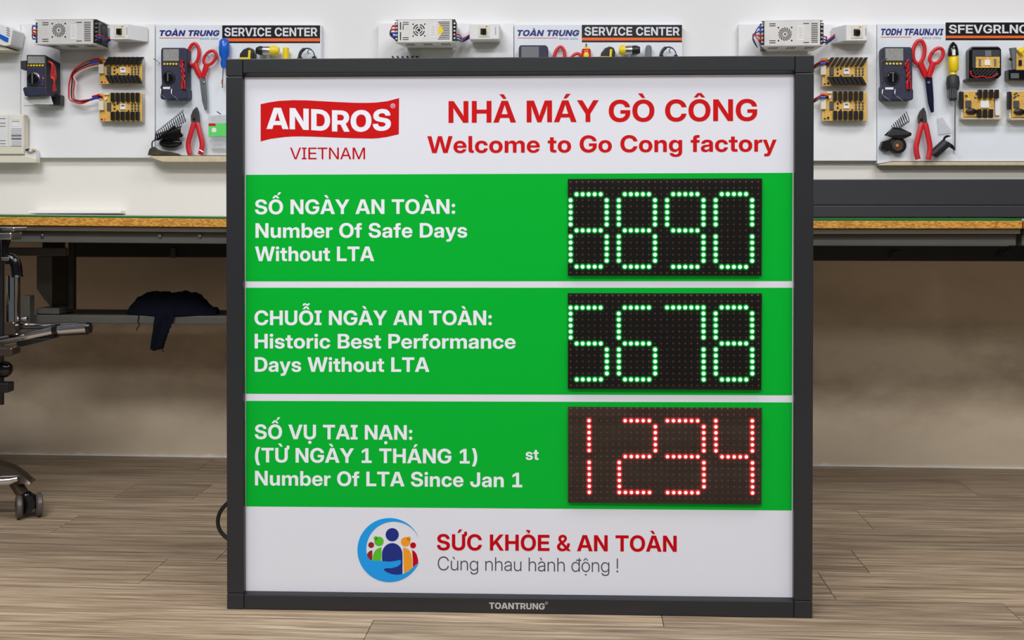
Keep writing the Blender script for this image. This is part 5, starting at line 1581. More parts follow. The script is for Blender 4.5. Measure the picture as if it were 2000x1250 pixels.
t.part(MB().prism(P(W, [(40, 119), (51, 118), (51, 137), (46, 137), (40, 134)], .07), -.07, -.055), 'side_clip', M_dark, bevel=.001)
for k in range(4):
    pts_ = [wq(*p, .088 - .006 * k) for p in ((94, 120 + k), (102 + k, 126), (100 + k * 3, 150), (106, 156 + k), (104 + k * 1.5, 178))]
    wire(t, pts_, M_wred, .0022, 'test_lead', label='red test lead')
t.part(MB().tube([wq(118.5, 102, .03), wq(118.5, 205, .03)], .0012, 6), 'case_edge', M_steel)
m_ = MB()
f = P(W, [(45, 190), (98, 186), (104, 204), (60, 203)], .075)
m_.prism(f, -.075, -.0735)
t.part(m_, 'steel_rest', M_alu)
t.part(MB().prism(P(W, rect(46, 187, 118, 205.5), .0225), -.0225, -.0205), 'backing_card', M_boardw)
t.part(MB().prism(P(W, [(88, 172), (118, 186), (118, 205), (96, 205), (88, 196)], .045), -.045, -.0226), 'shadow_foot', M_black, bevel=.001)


# scissors
def ring_pts(cx, cy, rx, ry, rot, off, n=22, a0=0, a1=2 * PI):
    out = []
    for i in range(n):
        a = lerp(a0, a1, i / n)
        x, y = rx * math.cos(a), ry * math.sin(a)
        out.append(wq(cx + x * math.cos(rot) - y * math.sin(rot), cy + x * math.sin(rot) + y * math.cos(rot), off))
    return out


def scissors(label, ox, oy, s, bm, blade_len=1.0, nail=True, lean=0.0):
    """ox, oy: pixel of the pivot; s: scale"""
    t = item('scissors', label, 'scissors', ox, oy, .03, 'red-handled scissors')
    h1 = t.part(MB().tube(ring_pts(ox - 17 * s, oy - 43 * s, 10.5 * s, 21 * s, .12, .034), .0046 * s, 8, closed=True, flat=.7), 'handle', M_red, smooth=True)
    t.part(MB().tube([wq(ox - 15 * s, oy - 24 * s, .034), wq(ox - 8 * s, oy - 8 * s, .034), wq(ox - 3 * s, oy + 3 * s, .034)], [.0075 * s, .0078 * s, .0056 * s], 8, flat=.6), 'shank', M_red, smooth=True, parent=h1)
    h2 = t.part(MB().tube(ring_pts(ox + 15 * s, oy - 36 * s, 10 * s, 15.5 * s, .62, .040), .0044 * s, 8, closed=True, flat=.7), 'handle', M_red, smooth=True)
    t.part(MB().tube([wq(ox + 9 * s, oy - 24 * s, .040), wq(ox + 5 * s, oy - 10 * s, .040), wq(ox + 1 * s, oy + 3 * s, .040)], [.007 * s, .0075 * s, .0056 * s], 8, flat=.6), 'shank', M_red, smooth=True, parent=h2)
    for k, (dx, w) in enumerate(((0, 1), (2.5, .8))):
        L = 62 * s * blade_len
        bl = [(ox - 6 * s + dx, oy + 2 * s), (ox + 5 * s + dx, oy + 2 * s), (ox + 7.5 * s + dx, oy + L * .6), (ox + 8 * s + dx, oy + L * .97), (ox + 5 * s + dx, oy + L), (ox - .5 * s + dx, oy + L * .72)]
        of_ = .036 + .003 * k
        t.part(MB().prism(P(W, bl, of_), -of_, -of_ + .0022), 'blade', bm, bevel=.0005)
    x, z = W.pt(ox + 1, oy + 12 * s, .042)
    t.part(MB().knob(x, z, .0032 * s, -.0425, -.038, 12), 'pivot_screw', M_steel)
    if nail:
        t.part(MB().tube([wq(ox + 10 * s, oy - 42 * s, .0260), wq(ox + 8 * s, oy - 43 * s, .05)], .0013, 6), 'nail', M_steel)
    return t


scissors('red-handled scissors with bright steel blades hanging left of the scoreboard', 395, 149, 1.0, M_steel, 1.08)
M_nblade = mat('dark_blade', (44, 46, 78), 0.25, 0.7)
scissors('red-handled scissors with dark blue blades on the far right board', 1813, 148, 1.08, M_nblade, 1.08)
scissors('red-handled scissors whose loops show just over the middle of the scoreboard', 1109, 152, .95, M_steel)


# screwdrivers
def driver(t, px, ytop, ybot, hr, m, off=.045):
    pts_ = [wq(px, lerp(ytop, ybot, k), off) for k in (0, .08, .3, .55, .68, .85, 1)]
    return t.part(MB().tube(pts_, [hr * .55, hr * .9, hr, hr * .92, hr * .55, hr * .7, hr * .45], 14), 'handle', m, smooth=True)


t = item('screwdriver', 'blue-handled screwdriver half hidden behind the top left corner of the scoreboard', 'screwdriver', 438, 160, .045)
driver(t, 438, 76, 133, .0145, M_blue)
t.part(MB().tube([wq(436, 132, .045), wq(434.5, 172, .04)], .0016, 8), 'shaft', M_steel, smooth=True)
t.part(MB().tube([wq(434.5, 156, .04), wq(434, 164, .04)], .0028, 8), 'tip_sleeve', M_orange, smooth=True)
t = item('screwdriver', 'long screwdriver with a ribbed grey handle on the far right board', 'screwdriver', 1863, 290, .045)
hd = driver(t, 1861, 146, 197, .0165, M_dark)
for k in range(7):
    a = (k - 3) / 3.5 * 1.2
    x = W.pt(1861, 180, .05)[0] + math.sin(a) * .0125
    z0, z1 = W.pt(1861, 192, .05)[1], W.pt(1861, 160, .05)[1]
    t.part(MB().box(x - .0006, x + .0006, -.045 - math.cos(a) * .0145, -.04, z0, z1), 'grip_rib', M_grey, parent=hd)
t.part(MB().tube([wq(1861, 140, .045), wq(1861, 147, .045)], [.006, .009], 12), 'collar', M_yel, smooth=True)
t.part(MB().tube([wq(1865, 196, .042), wq(1865, 294, .03)], .0018, 8), 'shaft', M_steel, smooth=True)
t = item('voltage_tester', 'yellow and black voltage tester hanging above the grey screwdriver on the right', 'tester', 1862, 140, .045)
t.part(MB().tube([wq(1861.5, 82, .045), wq(1861.5, 88, .045), wq(1861.5, 96, .045), wq(1861.5, 109, .045)], [.002, .009, .0125, .0135], 12), 'cap', M_blackg, smooth=True)
t.part(MB().box(*[W.pt(p, 100, .0585)[0] for p in (1860, 1866)], -.0595, -.055, W.pt(1862, 108, .0585)[1], W.pt(1862, 97, .0585)[1]), 'window', M_stick)
t.part(MB().tube([wq(1862, 109, .045), wq(1862, 113, .045), wq(1862, 137, .045), wq(1862, 141, .045)], [.009, .0125, .0125, .008], 12), 'body', M_yel, smooth=True)


# soldering stands
def spring(t, p0, p1, r0, r1, turns, wr, m, off=.05, name='spring_coil', squash=.55):
    a, b = Vector(wq(*p0, off)), Vector(wq(*p1, off))
    d = (b - a).normalized()
    v = Vector((0, 1, 0))
    u = d.cross(v).normalized()
    pts_ = []
    n = int(turns * 12)
    for i in range(n + 1):
        f_ = i / n
        r = lerp(r0, r1, f_)
        an = 2 * PI * turns * f_
        pts_.append(a.lerp(b, f_) + u * (r * math.cos(an)) + v * (r * squash * math.sin(an)) + d * (r * .35 * math.cos(an)))
    return t.part(MB().tube(pts_, wr, 5), name, m, smooth=True)


t = item('soldering_stand', 'black wire soldering iron stand with rusty foot on the ledge left of the scoreboard', 'stand', 330, 304, .045, 'soldering iron stands')
spring(t, (305, 267), (361, 226), .011, .015, 15, .0009, M_iron, .055)
spring(t, (302, 268), (352, 260), .007, .018, 13, .0016, M_iron, .05)
t.part(MB().prism(P(W, [(312, 266), (340, 245), (358, 264), (355, 268), (318, 272)], .042), -.042, -.040), 'shield_plate', M_iron, bevel=.0005)
m_ = MB().ball(wq(333, 279, .038), .0315, .008, .0135, 18, 10)
t.part(m_, 'sponge_tray', M_blackg, smooth=True)
t.part(MB().tube(smoothpath([wq(312, 272, .045), wq(300, 275, .045), wq(297, 280, .045), wq(297, 290, .045)]), .0016, 6), 'support_wire', M_iron, smooth=True)
t.part(MB().prism(P(W, [(288, 303), (291, 292), (297, 286), (303, 291), (312, 294), (330, 296), (342, 299), (351, 303.6)], .048), -.048, -.0245), 'foot', M_rust, bevel=.001)
t = item('soldering_stand', 'black wire soldering iron stand with a round socket on the far right board', 'stand', 1750, 296, .04, 'soldering iron stands')
spring(t, (1744, 252), (1773, 228), .009, .013, 8, .001, M_iron, .045)
ms = P(W, [(1727, 264), (1745, 248), (1760, 250), (1781, 260), (1780, 265), (1764, 272), (1745, 269)], .05)
pl = t.part(MB().prism(ms, -.05, -.046), 'ribbed_plate', M_iron, bevel=.001)
for k in range(12):
    a, b = (1733 + k * 3.6, 265 - k * .2), (1741 + k * 3.2, 251 + k * .6)
    t.part(MB().tube([wq(*a, .051), wq(*b, .051)], .0009, 5), 'rib', M_steel, parent=pl)
t.part(MB().prism(P(W, [(1720, 288), (1724, 276), (1738, 272), (1752, 264), (1756, 268), (1742, 290), (1734, 296), (1721, 291)], .044), -.044, -.0245), 'clamp_arm', M_iron, bevel=.001)
x, z = W.pt(1755, 284, .045)
sk = t.part(MB().knob(x, z, .0205, -.045, -.0245, 24), 'socket', M_iron, bevel=.002)
t.part(MB().knob(x - .002, z, .014, -.0465, -.044, 20), 'socket_ring', M_rust, parent=sk, bevel=.0008)
t.part(MB().knob(x - .004, z, .004, -.0475, -.0455, 10), 'contact', M_orange, parent=sk)


# pliers
def pliers(label, jx, jy, ytop, lx, rx, yb, sx=1.0, clip=False):
    t = item('pliers', label, 'pliers', jx, yb, .04, 'red-handled pliers')
    head = [(jx - 9 * sx, jy), (jx - 10 * sx, jy - 14), (jx - 6 * sx, jy - 24), (jx + 1, ytop), (jx + 4.5 * sx, jy - 24), (jx + 5.5 * sx, jy - 14), (jx + 7 * sx, jy)]
    hd = t.part(MB().prism(P(W, head, .044), -.044, -.034), 'jaw', M_rust, bevel=.0015)
    hb = [(jx + 1, ytop), (jx + 5 * sx, jy - 22), (jx + 6.3 * sx, jy - 10), (jx + 7.3 * sx, jy + 2), (jx - 2, jy + 1), (jx - 1, jy - 14)]
    t.part(MB().prism(P(W, hb, .047), -.047, -.043), 'jaw', M_dark, bevel=.001, label='dark front jaw half')
    x, z = W.pt(jx - 4, jy - 8, .048)
    t.part(MB().knob(x, z, .0026, -.0485, -.044, 10), 'pivot', M_iron)
    for k, e in enumerate((lx, rx)):
        sg_ = -1 if k == 0 else 1
        st = jx - 3 if k == 0 else jx + 3
        q = [wq(st, jy - 1, .044), wq(lerp(st, e, .45) + sg_ * 1, lerp(jy, yb, .3), .045), wq(e + sg_ * .5, lerp(jy, yb, .62), .045), wq(e, lerp(jy, yb, .82), .045), wq(e - sg_ * 3.0, yb, .045)]
        t.part(MB().tube(smoothpath(q), [.0062] + [.0068] * 15 + [.0064], 10, flat=.75), 'handle', M_redh, smooth=True)
    return t


pl1 = pliers('red-handled cutting pliers standing on the ledge left of the scoreboard', 382, 240, 208.5, 368.5, 394, 302)
t = item('nail', 'bent steel nail across the right handle of the left pliers', 'nail', 394, 297, .05, 'nails in the tool boards')
t.part(MB().tube([wq(390, 293, .055), wq(397, 297, .056)], .0018, 8), 'shank', M_steel, smooth=True)
t.part(MB().tube([wq(397, 297, .056), wq(398, 301, .0505)], .0022, 8), 'tip', M_steel, smooth=True)
pl2 = pliers('red-handled cutting pliers on the far right board', 1804, 241, 209.5, 1790, 1815.5, 311)
t = item('nail', 'steel nail left of the navy multimeter beside the scoreboard', 'nail', 302, 118, .03, 'nails in the tool boards')
t.part(MB().tube([wq(312, 123, .0245), wq(301.5, 115.5, .05)], .0013, 6), 'shank', M_steel, smooth=True)
t.part(MB().tube([wq(301.7, 115.7, .0495), wq(301.2, 115.2, .0505)], .0028, 8), 'head', M_steel)
t = item('nail', 'steel nail at the left edge of the far right multimeter', 'nail', 1722, 118, .03, 'nails in the tool boards')
t.part(MB().tube([wq(1732, 114, .062), wq(1721, 121, .07)], .0014, 6), 'shank', M_steel, smooth=True)
t = item('nail', 'thin steel nail above the clear pin box beside the scoreboard', 'nail', 428, 220, .03, 'nails in the tool boards')
t.part(MB().tube([wq(431, 223, .0245), wq(424, 218, .045)], .0013, 6), 'shank', M_iron, smooth=True)

# pin box
M_clear = mat('cloudy_clear_plastic', (225, 228, 232), 0.15, alpha=0.4)
t = item('pin_box', 'clear plastic box of pins with a green label at the left edge of the scoreboard', 'box', 425, 290, .03)
t.part(MB().prism(P(W, [(406, 224), (450, 222), (450, 290), (412, 290), (408, 285)], .045), -.045, -.0245), 'case', M_clear, bevel=.002)
lb = t.part(MB().prism(P(W, [(407, 241), (450, 240), (450, 266), (407.5, 267)], .046), -.0462, -.0452), 'label', M_green)
t.part(MB().prism(P(W, rect(407.5, 241, 421, 246), .0464), -.0466, -.0462), 'red_print', M_wred, parent=lb)
x, z = W.pt(418, 254, .0464)
t.part(MB().knob(x, z, .0065, -.0466, -.0462, 14), 'white_spot', M_stick, parent=lb)
rnd = random.Random(5)
for k in range(16):
    a = (rnd.uniform(412, 440), rnd.uniform(270, 284))
    t.part(MB().tube([wq(*a, .04), wq(a[0] + rnd.uniform(-8, 8), a[1] + rnd.uniform(-6, 6), .043)], .0006, 4), 'pin', M_steel)


# circuit boards
def pcb(label, x0, y0, x1, y1, kind, group='amber relay circuit boards', wires_to=None):
    off = .042
    t = item('circuit_board', label, 'circuit board', (x0 + x1) / 2, y1, .035, group)
    def q(u, v): return (lerp(x0, x1, u), lerp(y0, y1, v))
    def R(u0, v0, u1, v1): return [q(u0, v1), q(u1, v1), q(u1, v0), q(u0, v0)]
    t.part(MB().prism(P(W, R(0, 0, 1, 1), off), -off, -off + .0022), 'board', M_pcb, bevel=.0003)
    t.part(MB().prism(P(W, R(-.01, .01, 1.02, 1.04), off - .006), -off + .006, -.0205), 'carrier', M_clear, bevel=.0005)
    top = off + .009
    if kind == 'a':
        for k in range(8):
            u = .12 + k * .108
            t.part(MB().prism(P(W, [q(u - .03, .27), q(u + .045, .27), q(u + .155, -.02), q(u + .08, -.02)], top), -top, -off), 'relay', M_relay, bevel=.0006)
        for k in range(8):
            u = .18 + k * .10
            t.part(MB().prism(P(W, [q(u + .04, .96), q(u + .12, .96), q(u + .02, .66), q(u - .06, .66)], top), -top, -off), 'relay', M_relay, bevel=.0006)
    else:
        for k in range(6):
            u = .255 + k * .117
            t.part(MB().prism(P(W, R(u, -.02, u + .08, .30), top), -top, -off), 'relay', M_relay, bevel=.0006)
            t.part(MB().prism(P(W, R(u, .65, u + .08, .96), top), -top, -off), 'relay', M_relay, bevel=.0006)
    t.part(MB().prism(P(W, R(.17, .33, .26, .62), off + .004), -off - .004, -off), 'driver_chip', M_chip, bevel=.0004)
    cp = t.part(MB().prism(P(W, R(.48, .37, .61, .58), off + .003), -off - .003, -off), 'controller_chip', M_stick, bevel=.0004)
    t.part(MB().prism(P(W, R(.505, .41, .585, .47), off + .0035), -off - .0033, -off - .003), 'chip_stripe', M_grey, parent=cp)
    for r in range(3):
        for c in range(3):
            u, v = .74 + c * .075, .36 + r * .1
            t.part(MB().prism(P(W, R(u, v, u + .04, v + .065), off + .002), -off - .002, -off), 'resistor', M_chip)
    for (u, v) in ((.33, .38), (.33, .52), (.4, .34), (.66, .6), (.4, .6)):
        t.part(MB().prism(P(W, R(u, v, u + .035, v + .06), off + .002), -off - .002, -off), 'capacitor', M_slot)
    t.part(MB().prism(P(W, R(-.03, .26, .09, .60), top), -top, -off + .001), 'connector', M_ivory, bevel=.0008)
    t.part(MB().prism(P(W, R(.1, -.01, .22, .06), off + .004), -off - .004, -off), 'header_strip', M_ivory)
    x, z = W.pt(*q(.1, .1), off)
    x2, z2 = W.pt(*q(.16, .2), off)
    t.part(MB().knob(x2, z2, .003, -off - .005, -off, 10), 'test_point', M_stick)
    x, z = W.pt(*q(.055, .93), off)
    t.part(MB().knob(x, z, .0022, -off - .002, -off, 8), 'mounting_hole', M_slot)
    x, z = W.pt(*q(.13, .90), off)
    t.part(MB().knob(x, z, .003, -off - .003, -off, 8), 'pilot_lamp', M_pilot if x0 < 500 else M_slot)
    return t


c1 = pcb('amber circuit board with slanted black relays, upper one left of the scoreboard', 194.5, 112, 277.5, 164, 'a')
c2 = pcb('amber circuit board with upright black relays, lower one left of the scoreboard', 194.5, 182, 277.5, 237, 'b')
c3 = pcb('amber circuit board with slanted black relays, upper one right of the scoreboard', 1606, 113, 1693, 168, 'a')
c4 = pcb('amber circuit board with upright black relays, lower one right of the scoreboard', 1606, 179, 1693, 236, 'b')
# wire bundle between the two left boards
t = item('wire_bundle', 'red, black, blue and white wires looping between the two left circuit boards', 'wires', 150, 200, .04)
for (m, d, r) in ((M_wred, 0, .0021), (M_wblack, 5, .002), (M_wred, 9, .0017), (M_wwhite, 13, .0013), (M_wblue, 3, .0016)):
    y0 = 118 + (d if m is not M_wblue else 5)
    if m is M_wblue:
        continue
    pts_ = [(200, y0), (188, 116 + d), (165, 123 + d), (144, 138 + d * .8), (136 + d, 160), (134.5 + d, 180), (136 + d, 194 - d * .3), (148, 200 - d * .6), (160, 202 - d * .6), (175, 196 - d * .2), (190, 188 + d * .4), (200, 188 + d * .5)]
    wire(t, [wq(px, py, .046 + .001 * (d % 4)) for px, py in pts_], m, r, label=m.name.replace('_', ' '))
for (a, b) in (((176, 123), (192, 120)), ((176, 195), (192, 190))):
    t.part(MB().tube([wq(*a, .049), wq(*b, .051)], .0034, 8), 'crimp_terminal', M_wblue, smooth=True, label='blue crimp terminal')
for (a, b) in (((180, 117), (194, 114)), ((180, 189), (194, 185))):
    t.part(MB().tube([wq(*a, .051), wq(*b, .053)], .0028, 8), 'crimp_terminal', M_wred, smooth=True, label='red crimp terminal')
# leads of the two right boards
for (c, y) in ((c3, 120), (c4, 186)):
    for k, (m, r) in enumerate(((M_wred, .0022), (M_wblack, .002), (M_wblack, .0015))):
        wire(c, [wq(1618, y + 2 + k * 2, .05), wq(1605, y + k * 3, .055), wq(1593, y + 6 + k * 3, .05), wq(1584, y + 13 + k * 2, .035), wq(1570, y + 20, .03)], m, r, label=m.name.replace('_', ' '))
    c.part(MB().tube([wq(1602, y + 4, .057), wq(1612, y + 3.4, .056)], .0034, 8), 'crimp_terminal', M_wblue, smooth=True, label='blue crimp terminal')
    c.part(MB().tube([wq(1603, y - 1, .059), wq(1611, y - 2, .058)], .003, 8), 'crimp_terminal', M_wred, smooth=True, label='red crimp terminal')

# modules at the right edge
t = item('cased_module', 'black square case holding an amber circuit module, upper one near the right edge', 'module', 1924, 156, .04)
f = [(1893, 97), (1899, 90.5), (1950, 90.5), (1956, 96), (1956, 147), (1949, 154), (1893, 154.5)]
t.part(MB().prism(P(W, f, .05), -.05, -.0245), 'case', M_blackg, bevel=.0025, seg=3)
t.part(MB().prism(P(W, rect(1899, 97.5, 1953, 133), .051), -.0512, -.0495), 'recess', M_dark)
t.part(MB().prism(P(W, rect(1906, 111, 1952.5, 132.5), .053), -.0535, -.051), 'board', M_pcb)
t.part(MB().prism(P(W, rect(1923, 117, 1934, 127.5), .055), -.0555, -.0535), 'controller_chip', M_stick)
for u in (1912, 1942):
    t.part(MB().prism(P(W, rect(u, 115, u + 4, 129), .055), -.055, -.0535), 'capacitor', M_grey)
t.part(MB().prism(P(W, rect(1924, 98.5, 1936, 110), .052), -.0525, -.051), 'bracket', M_grey)
for r in range(3):
    for k in range(7):
        a = (1900 + k * 7 + r * 2, 140 + r * 4.5)
        t.part(MB().tube([wq(*a, .054), wq(a[0] + 4, a[1] - 5, .054)], .0022, 6), 'relay', M_relay, smooth=True)
wire(t, [wq(1896, 138, .054), wq(1898, 147, .055), wq(1906, 151, .055), wq(1918, 149, .055), wq(1930, 151.5, .055), wq(1942, 149, .055), wq(1948, 143, .054)], M_wred, .0017, label='red wire')
t.part(MB().prism(P(W, rect(1889, 153, 1945, 157), .056), -.056, -.0245), 'base', M_black, bevel=.0006)


def module(label, x0, y0, x1, y1, n, seed):
    t = item('relay_module', label, 'module', (x0 + x1) / 2, y1, .04, 'relay modules near the right edge')
    rnd = random.Random(seed)
    off = .046
    def q(u, v): return (lerp(x0, x1, u), lerp(y0, y1, v))
    def R(u0, v0, u1, v1): return [q(u0, v1), q(u1, v1), q(u1, v0), q(u0, v0)]
    t.part(MB().prism(P(W, R(.02, .02, 1, .98), off - .006), -off + .006, -.0245), 'carrier', M_ivory, bevel=.001)
    t.part(MB().prism(P(W, R(.08, .05, .80, .92), off), -off, -off + .003), 'board', M_pcb)
    t.part(MB().prism(P(W, R(.0, .05, .07, .66), off + .008), -off - .008, -off + .006), 'side_cover', M_black, bevel=.001)
    for k in range(n):
        u = .44 + k * (.54 / n)
        t.part(MB().prism(P(W, R(u, -.02, u + .34 / n, .28), off + .010), -off - .010, -off + .001), 'relay', M_relay, bevel=.0006)
    for k in range(3):
        u = .42 + k * .14
        t.part(MB().prism(P(W, R(u, .66, u + .09, .95), off + .010), -off - .010, -off + .001), 'relay', M_relay, bevel=.0006)
    t.part(MB().prism(P(W, R(.49, .36, .69, .62), off + .003), -off - .003, -off), 'controller_chip', M_stick, bevel=.0004)
    t.part(MB().prism(P(W, R(.13, .36, .26, .60), off + .004), -off - .004, -off), 'driver_chip', M_chip)
    t.part(MB().prism(P(W, R(.84, .3, .96, .88), off + .002), -off - .002, -off + .004), 'end_cover', M_white, bevel=.0006)
    m_ = MB().ball(wq(*q(.26, .74), off + .004), .014, .004, .008)
    t.part(m_, 'coil', M_black, smooth=True)
    for k in range(5):
        u = rnd.uniform(.1, .38)
        t.part(MB().prism(P(W, R(u, .08 + k * .04, u + .05, .12 + k * .04), off + .002), -off - .002, -off), 'resistor', M_chip)
    t.part(MB().prism(P(W, R(.05, .96, 1, 1.02), off + .006), -off - .006, -.0245), 'base', M_edge, bevel=.0006)
    return t


module('amber relay module with white right end, below the black square case', 1876, 176, 1957, 232, 4, 2)
t = module('amber relay module cut by the right picture edge, lower of two', 1970, 176, 2050, 233, 4, 4)
t = item('mounted_module', 'amber module on a grey bracket cut by the right picture edge, upper of two', 'module', 2010, 156, .04)
t.part(MB().prism(P(W, rect(1985, 108, 2050, 138), .05), -.05, -.03), 'board', M_pcb, bevel=.0006)
t.part(MB().tube([wq(1978, 94, .05), wq(1979, 108, .05), wq(1980, 136, .05)], [.009, .007, .005], 10), 'bracket', M_grey, smooth=True)
t.part(MB().prism(P(W, [(1970, 136), (2050, 137), (2050, 157), (1970, 156)], .052), -.052, -.0245), 'base', M_blackg, bevel=.001)
t.part(MB().prism(P(W, rect(1974, 143, 1990, 153), .0525), -.053, -.052), 'plate', M_steel)
t.part(MB().tube([wq(1971, 115, .052), wq(1983, 118, .052)], .0035, 7), 'connector', M_black)
t.part(MB().prism(P(W, rect(1990, 117, 1996, 128), .053), -.053, -.05), 'relay', M_relay)
t.part(MB().tube([wq(1990, 104, .05), wq(2004, 92, .05)], [.012, .003], 8), 'cap', M_yel)

# ribbed black clamp at bottom right, and the wrapped pack above it
t = item('ribbed_clamp', 'black ribbed clamp with curved jaws right of the far right pliers', 'clamp', 1840, 306, .04)
a, b = Vector(wq(1822, 302, .042)), Vector(wq(1847, 280, .042))
gp = t.part(MB().tube([a, a.lerp(b, .5), b], [.0105, .0115, .013], 12, flat=.8), 'grip', M_black, smooth=True)
for k in range(9):
    c = a.lerp(b, .1 + k * .1)
    d = (b - a).normalized()
    t.part(MB().tube([c - d * .0007, c + d * .0007], [.0128, .0128], 12, flat=.82), 'grip_rib', M_dark, parent=gp)
for k in range(4):
    pts_ = [wq(1846 + k * 1.5, 276 + k * 2.2, .046), wq(1852 + k, 279 + k * 2.4, .050), wq(1858 + k, 283 + k * 2.2, .048), wq(1862 + k * .5, 286 + k * 2, .044)]
    t.part(MB().tube(smoothpath(pts_), .0024, 7), 'jaw', M_iron, smooth=True)
t.part(MB().tube(smoothpath([wq(1843, 277, .044), wq(1845, 269, .044), wq(1851, 266, .044), wq(1856, 266, .044)]), [.003] * 9 + [.002] * 3 + [.0008], 7), 'curved_tip', M_iron, smooth=True)
t = item('clear_pack', 'small clear empty pack taped above the black clamp on the right', 'pack', 1845, 262, .03)
t.part(MB().prism(P(W, [(1831, 231), (1840, 228), (1857, 252), (1858, 259), (1834, 262)], .030), -.030, -.0245), 'sleeve', M_clear, bevel=.0006)
for k in range(5):
    t.part(MB().tube([wq(1832 + k * 4, 236 + k * 4.6, .0305), wq(1837 + k * 4, 231 + k * 4.6, .0305)], .0006, 4), 'crease', M_white)


# the row of small tools under the black headers
def tape(label, x, y):
    t = item('tape_measure', label, 'tape measure', x, y + 26, .04, 'tape measures over the scoreboard')
    c = [(x - 14, y + 26), (x - 13, y + 13), (x - 6, y + 4), (x + 4, y), (x + 12, y + 3), (x + 15, y + 12), (x + 13, y + 26)]
    t.part(MB().prism(P(W, c, .05), -.05, -.0245), 'case', M_black, bevel=.003, seg=3)
    t.part(MB().prism(P(W, [(x + 3, y + 26), (x + 4, y + 6), (x + 9, y + 6), (x + 7, y + 26)], .052), -.053, -.0495), 'stripe', M_yel, bevel=.0008)
    t.part(MB().prism(P(W, [(x - 14, y + 28), (x - 14, y + 20), (x + 8, y + 20), (x + 8, y + 28)], .052), -.0525, -.049), 'lip', M_yel, bevel=.0008)
    return t


def torch(label, x0, x1, y, flip=False):
    t = item('torch', label, 'torch', (x0 + x1) / 2, y + 10, .045, 'torches over the scoreboard')
    A = (M_black, M_steel, M_yel)
    if flip:
        A = A[::-1]
    u = [lerp(x0, x1, k) for k in (0, .3, .62, 1)]
    off = .046
    names = ('lamp_head', 'barrel', 'end_cap')
    rs = ((.0085, .0125, .0115), (.011, .0118, .011), (.012, .0135, .009))
    for k in range(3):
        t.part(MB().tube([wq(u[k], y, off), wq((u[k] + u[k + 1]) / 2, y, off), wq(u[k + 1], y, off)], rs[k] if not flip else rs[2 - k][::-1], 14), names[k], A[k], smooth=True)
    t.part(MB().tube([wq((x0 + x1) / 2, y + 6, off), wq((x0 + x1) / 2 + 2, y + 16, off - .01)], .006, 10), 'clip', M_steel, smooth=True)
    return t


def headset(label, cx, y):
    t = item('headset', label, 'headset', cx, y + 40, .04, 'headsets over the scoreboard')
    pts_ = [wq(cx + 15 * math.cos(a), y + 19 - 18 * math.sin(a), .045) for a in [PI * k / 14 for k in range(15)]]
    t.part(MB().tube(pts_, [.0014] * 5 + [.002] * 4 + [.0045] * 6, 8, flat=1.2), 'headband', M_dark, smooth=True)
    for s in (-1, 1):
        x, z = W.pt(cx + s * 14, y + 25, .045)
        t.part(MB().ball((x, -.045, z), .008, .012, .013), 'ear_cup', M_black, smooth=True)
    t.part(MB().tube(smoothpath([wq(cx + 4, y + 3, .05), wq(cx + 1, y + 8, .055), wq(cx + 3, y + 12, .05)]), .0017, 6), 'hook', M_steel, smooth=True)
    return t


tape('black and yellow tape measure over the top left of the scoreboard', 481, 92)
tape('black and yellow tape measure over the right half of the scoreboard', 1187, 90)
torch('torch with yellow right end over the top left of the scoreboard', 501, 545, 99)
torch('torch with yellow left end over the right half of the scoreboard', 1209, 1250, 98, True)
headset('black headset over the top left of the scoreboard', 600, 93.5)
headset('black headset over the top right of the scoreboard', 1306, 91)
t = item('marker_pen', 'yellow marker pen between torch and headset over the top left of the scoreboard', 'pen', 558, 130, .04)
t.part(MB().tube([wq(558.5, 93, .042), wq(558.5, 94.5, .042), wq(558.5, 130, .042)], [.006, .0082, .0082], 12), 'barrel', M_yel, smooth=True)
t.part(MB().tube([wq(558.5, 130, .042), wq(558.5, 150, .042)], [.0086, .006], 12), 'cap', M_dark, smooth=True)
t = item('marker_pen', 'grey flat marker pen between torch and headset over the right of the scoreboard', 'pen', 1266, 130, .04)
t.part(MB().prism(P(W, [(1259, 130), (1262, 89), (1266, 87.5), (1271, 88), (1273, 92), (1272, 130)], .045), -.045, -.0245), 'barrel', M_grey, bevel=.003, seg=3)
t.part(MB().prism(P(W, [(1262, 150), (1260, 130.5), (1271, 130.5), (1269, 150)], .043), -.043, -.0265), 'cap', M_dark, bevel=.002)
t = item('glue_bottle', 'small red and yellow bottle hung over the middle of the scoreboard', 'bottle', 1145, 135, .04)
t.part(MB().tube([wq(1145, 85.5, .042), wq(1145, 92, .042)], [.0025, .0018], 8), 'nozzle', M_grey, smooth=True)
t.part(MB().tube([wq(1145, 91.5, .042), wq(1145, 94, .042), wq(1145, 99, .042), wq(1145, 135, .042)], [.003, .008, .0125, .0128], 14), 'body', M_red, smooth=True)
t.part(MB().ball(wq(1145, 109, .053), .0075, .004, .010), 'label', M_yel, smooth=True)
t.part(MB().tube([wq(1145, 93, .043), wq(1145, 96.5, .043)], [.0075, .0118], 14), 'shoulder', M_yel, smooth=True)
# row of small holes plate below middle power supply
t = item('terminal_strip', 'small row of terminals peeping over the scoreboard below the middle power supply', 'terminal strip', 790, 112, .03)
for k in range(6):
    x, z = W.pt(767 + k * 9.6, 111.5, .026)
    t.part(MB().tube([(x, -.02, z), (x, -.03, z + .0005)], .0024, 8), 'terminal', M_iron)
t.part(MB().prism(P(W, rect(760, 114, 822, 130), .028), -.028, -.0205), 'strip', M_dark)

# ------------------------------------------------------------------ office chair at the left edge
CH = Frame(0, 2.30, 0.0)
ccx = -1.318
t = Thing('office_chair', 'chrome and black office chair on casters at the left picture edge', 'chair', CH, (ccx, 0, 0))


def cq(px, py, off):
    x, z = CH.pt(px, py, off)
    return (x, -off, z)


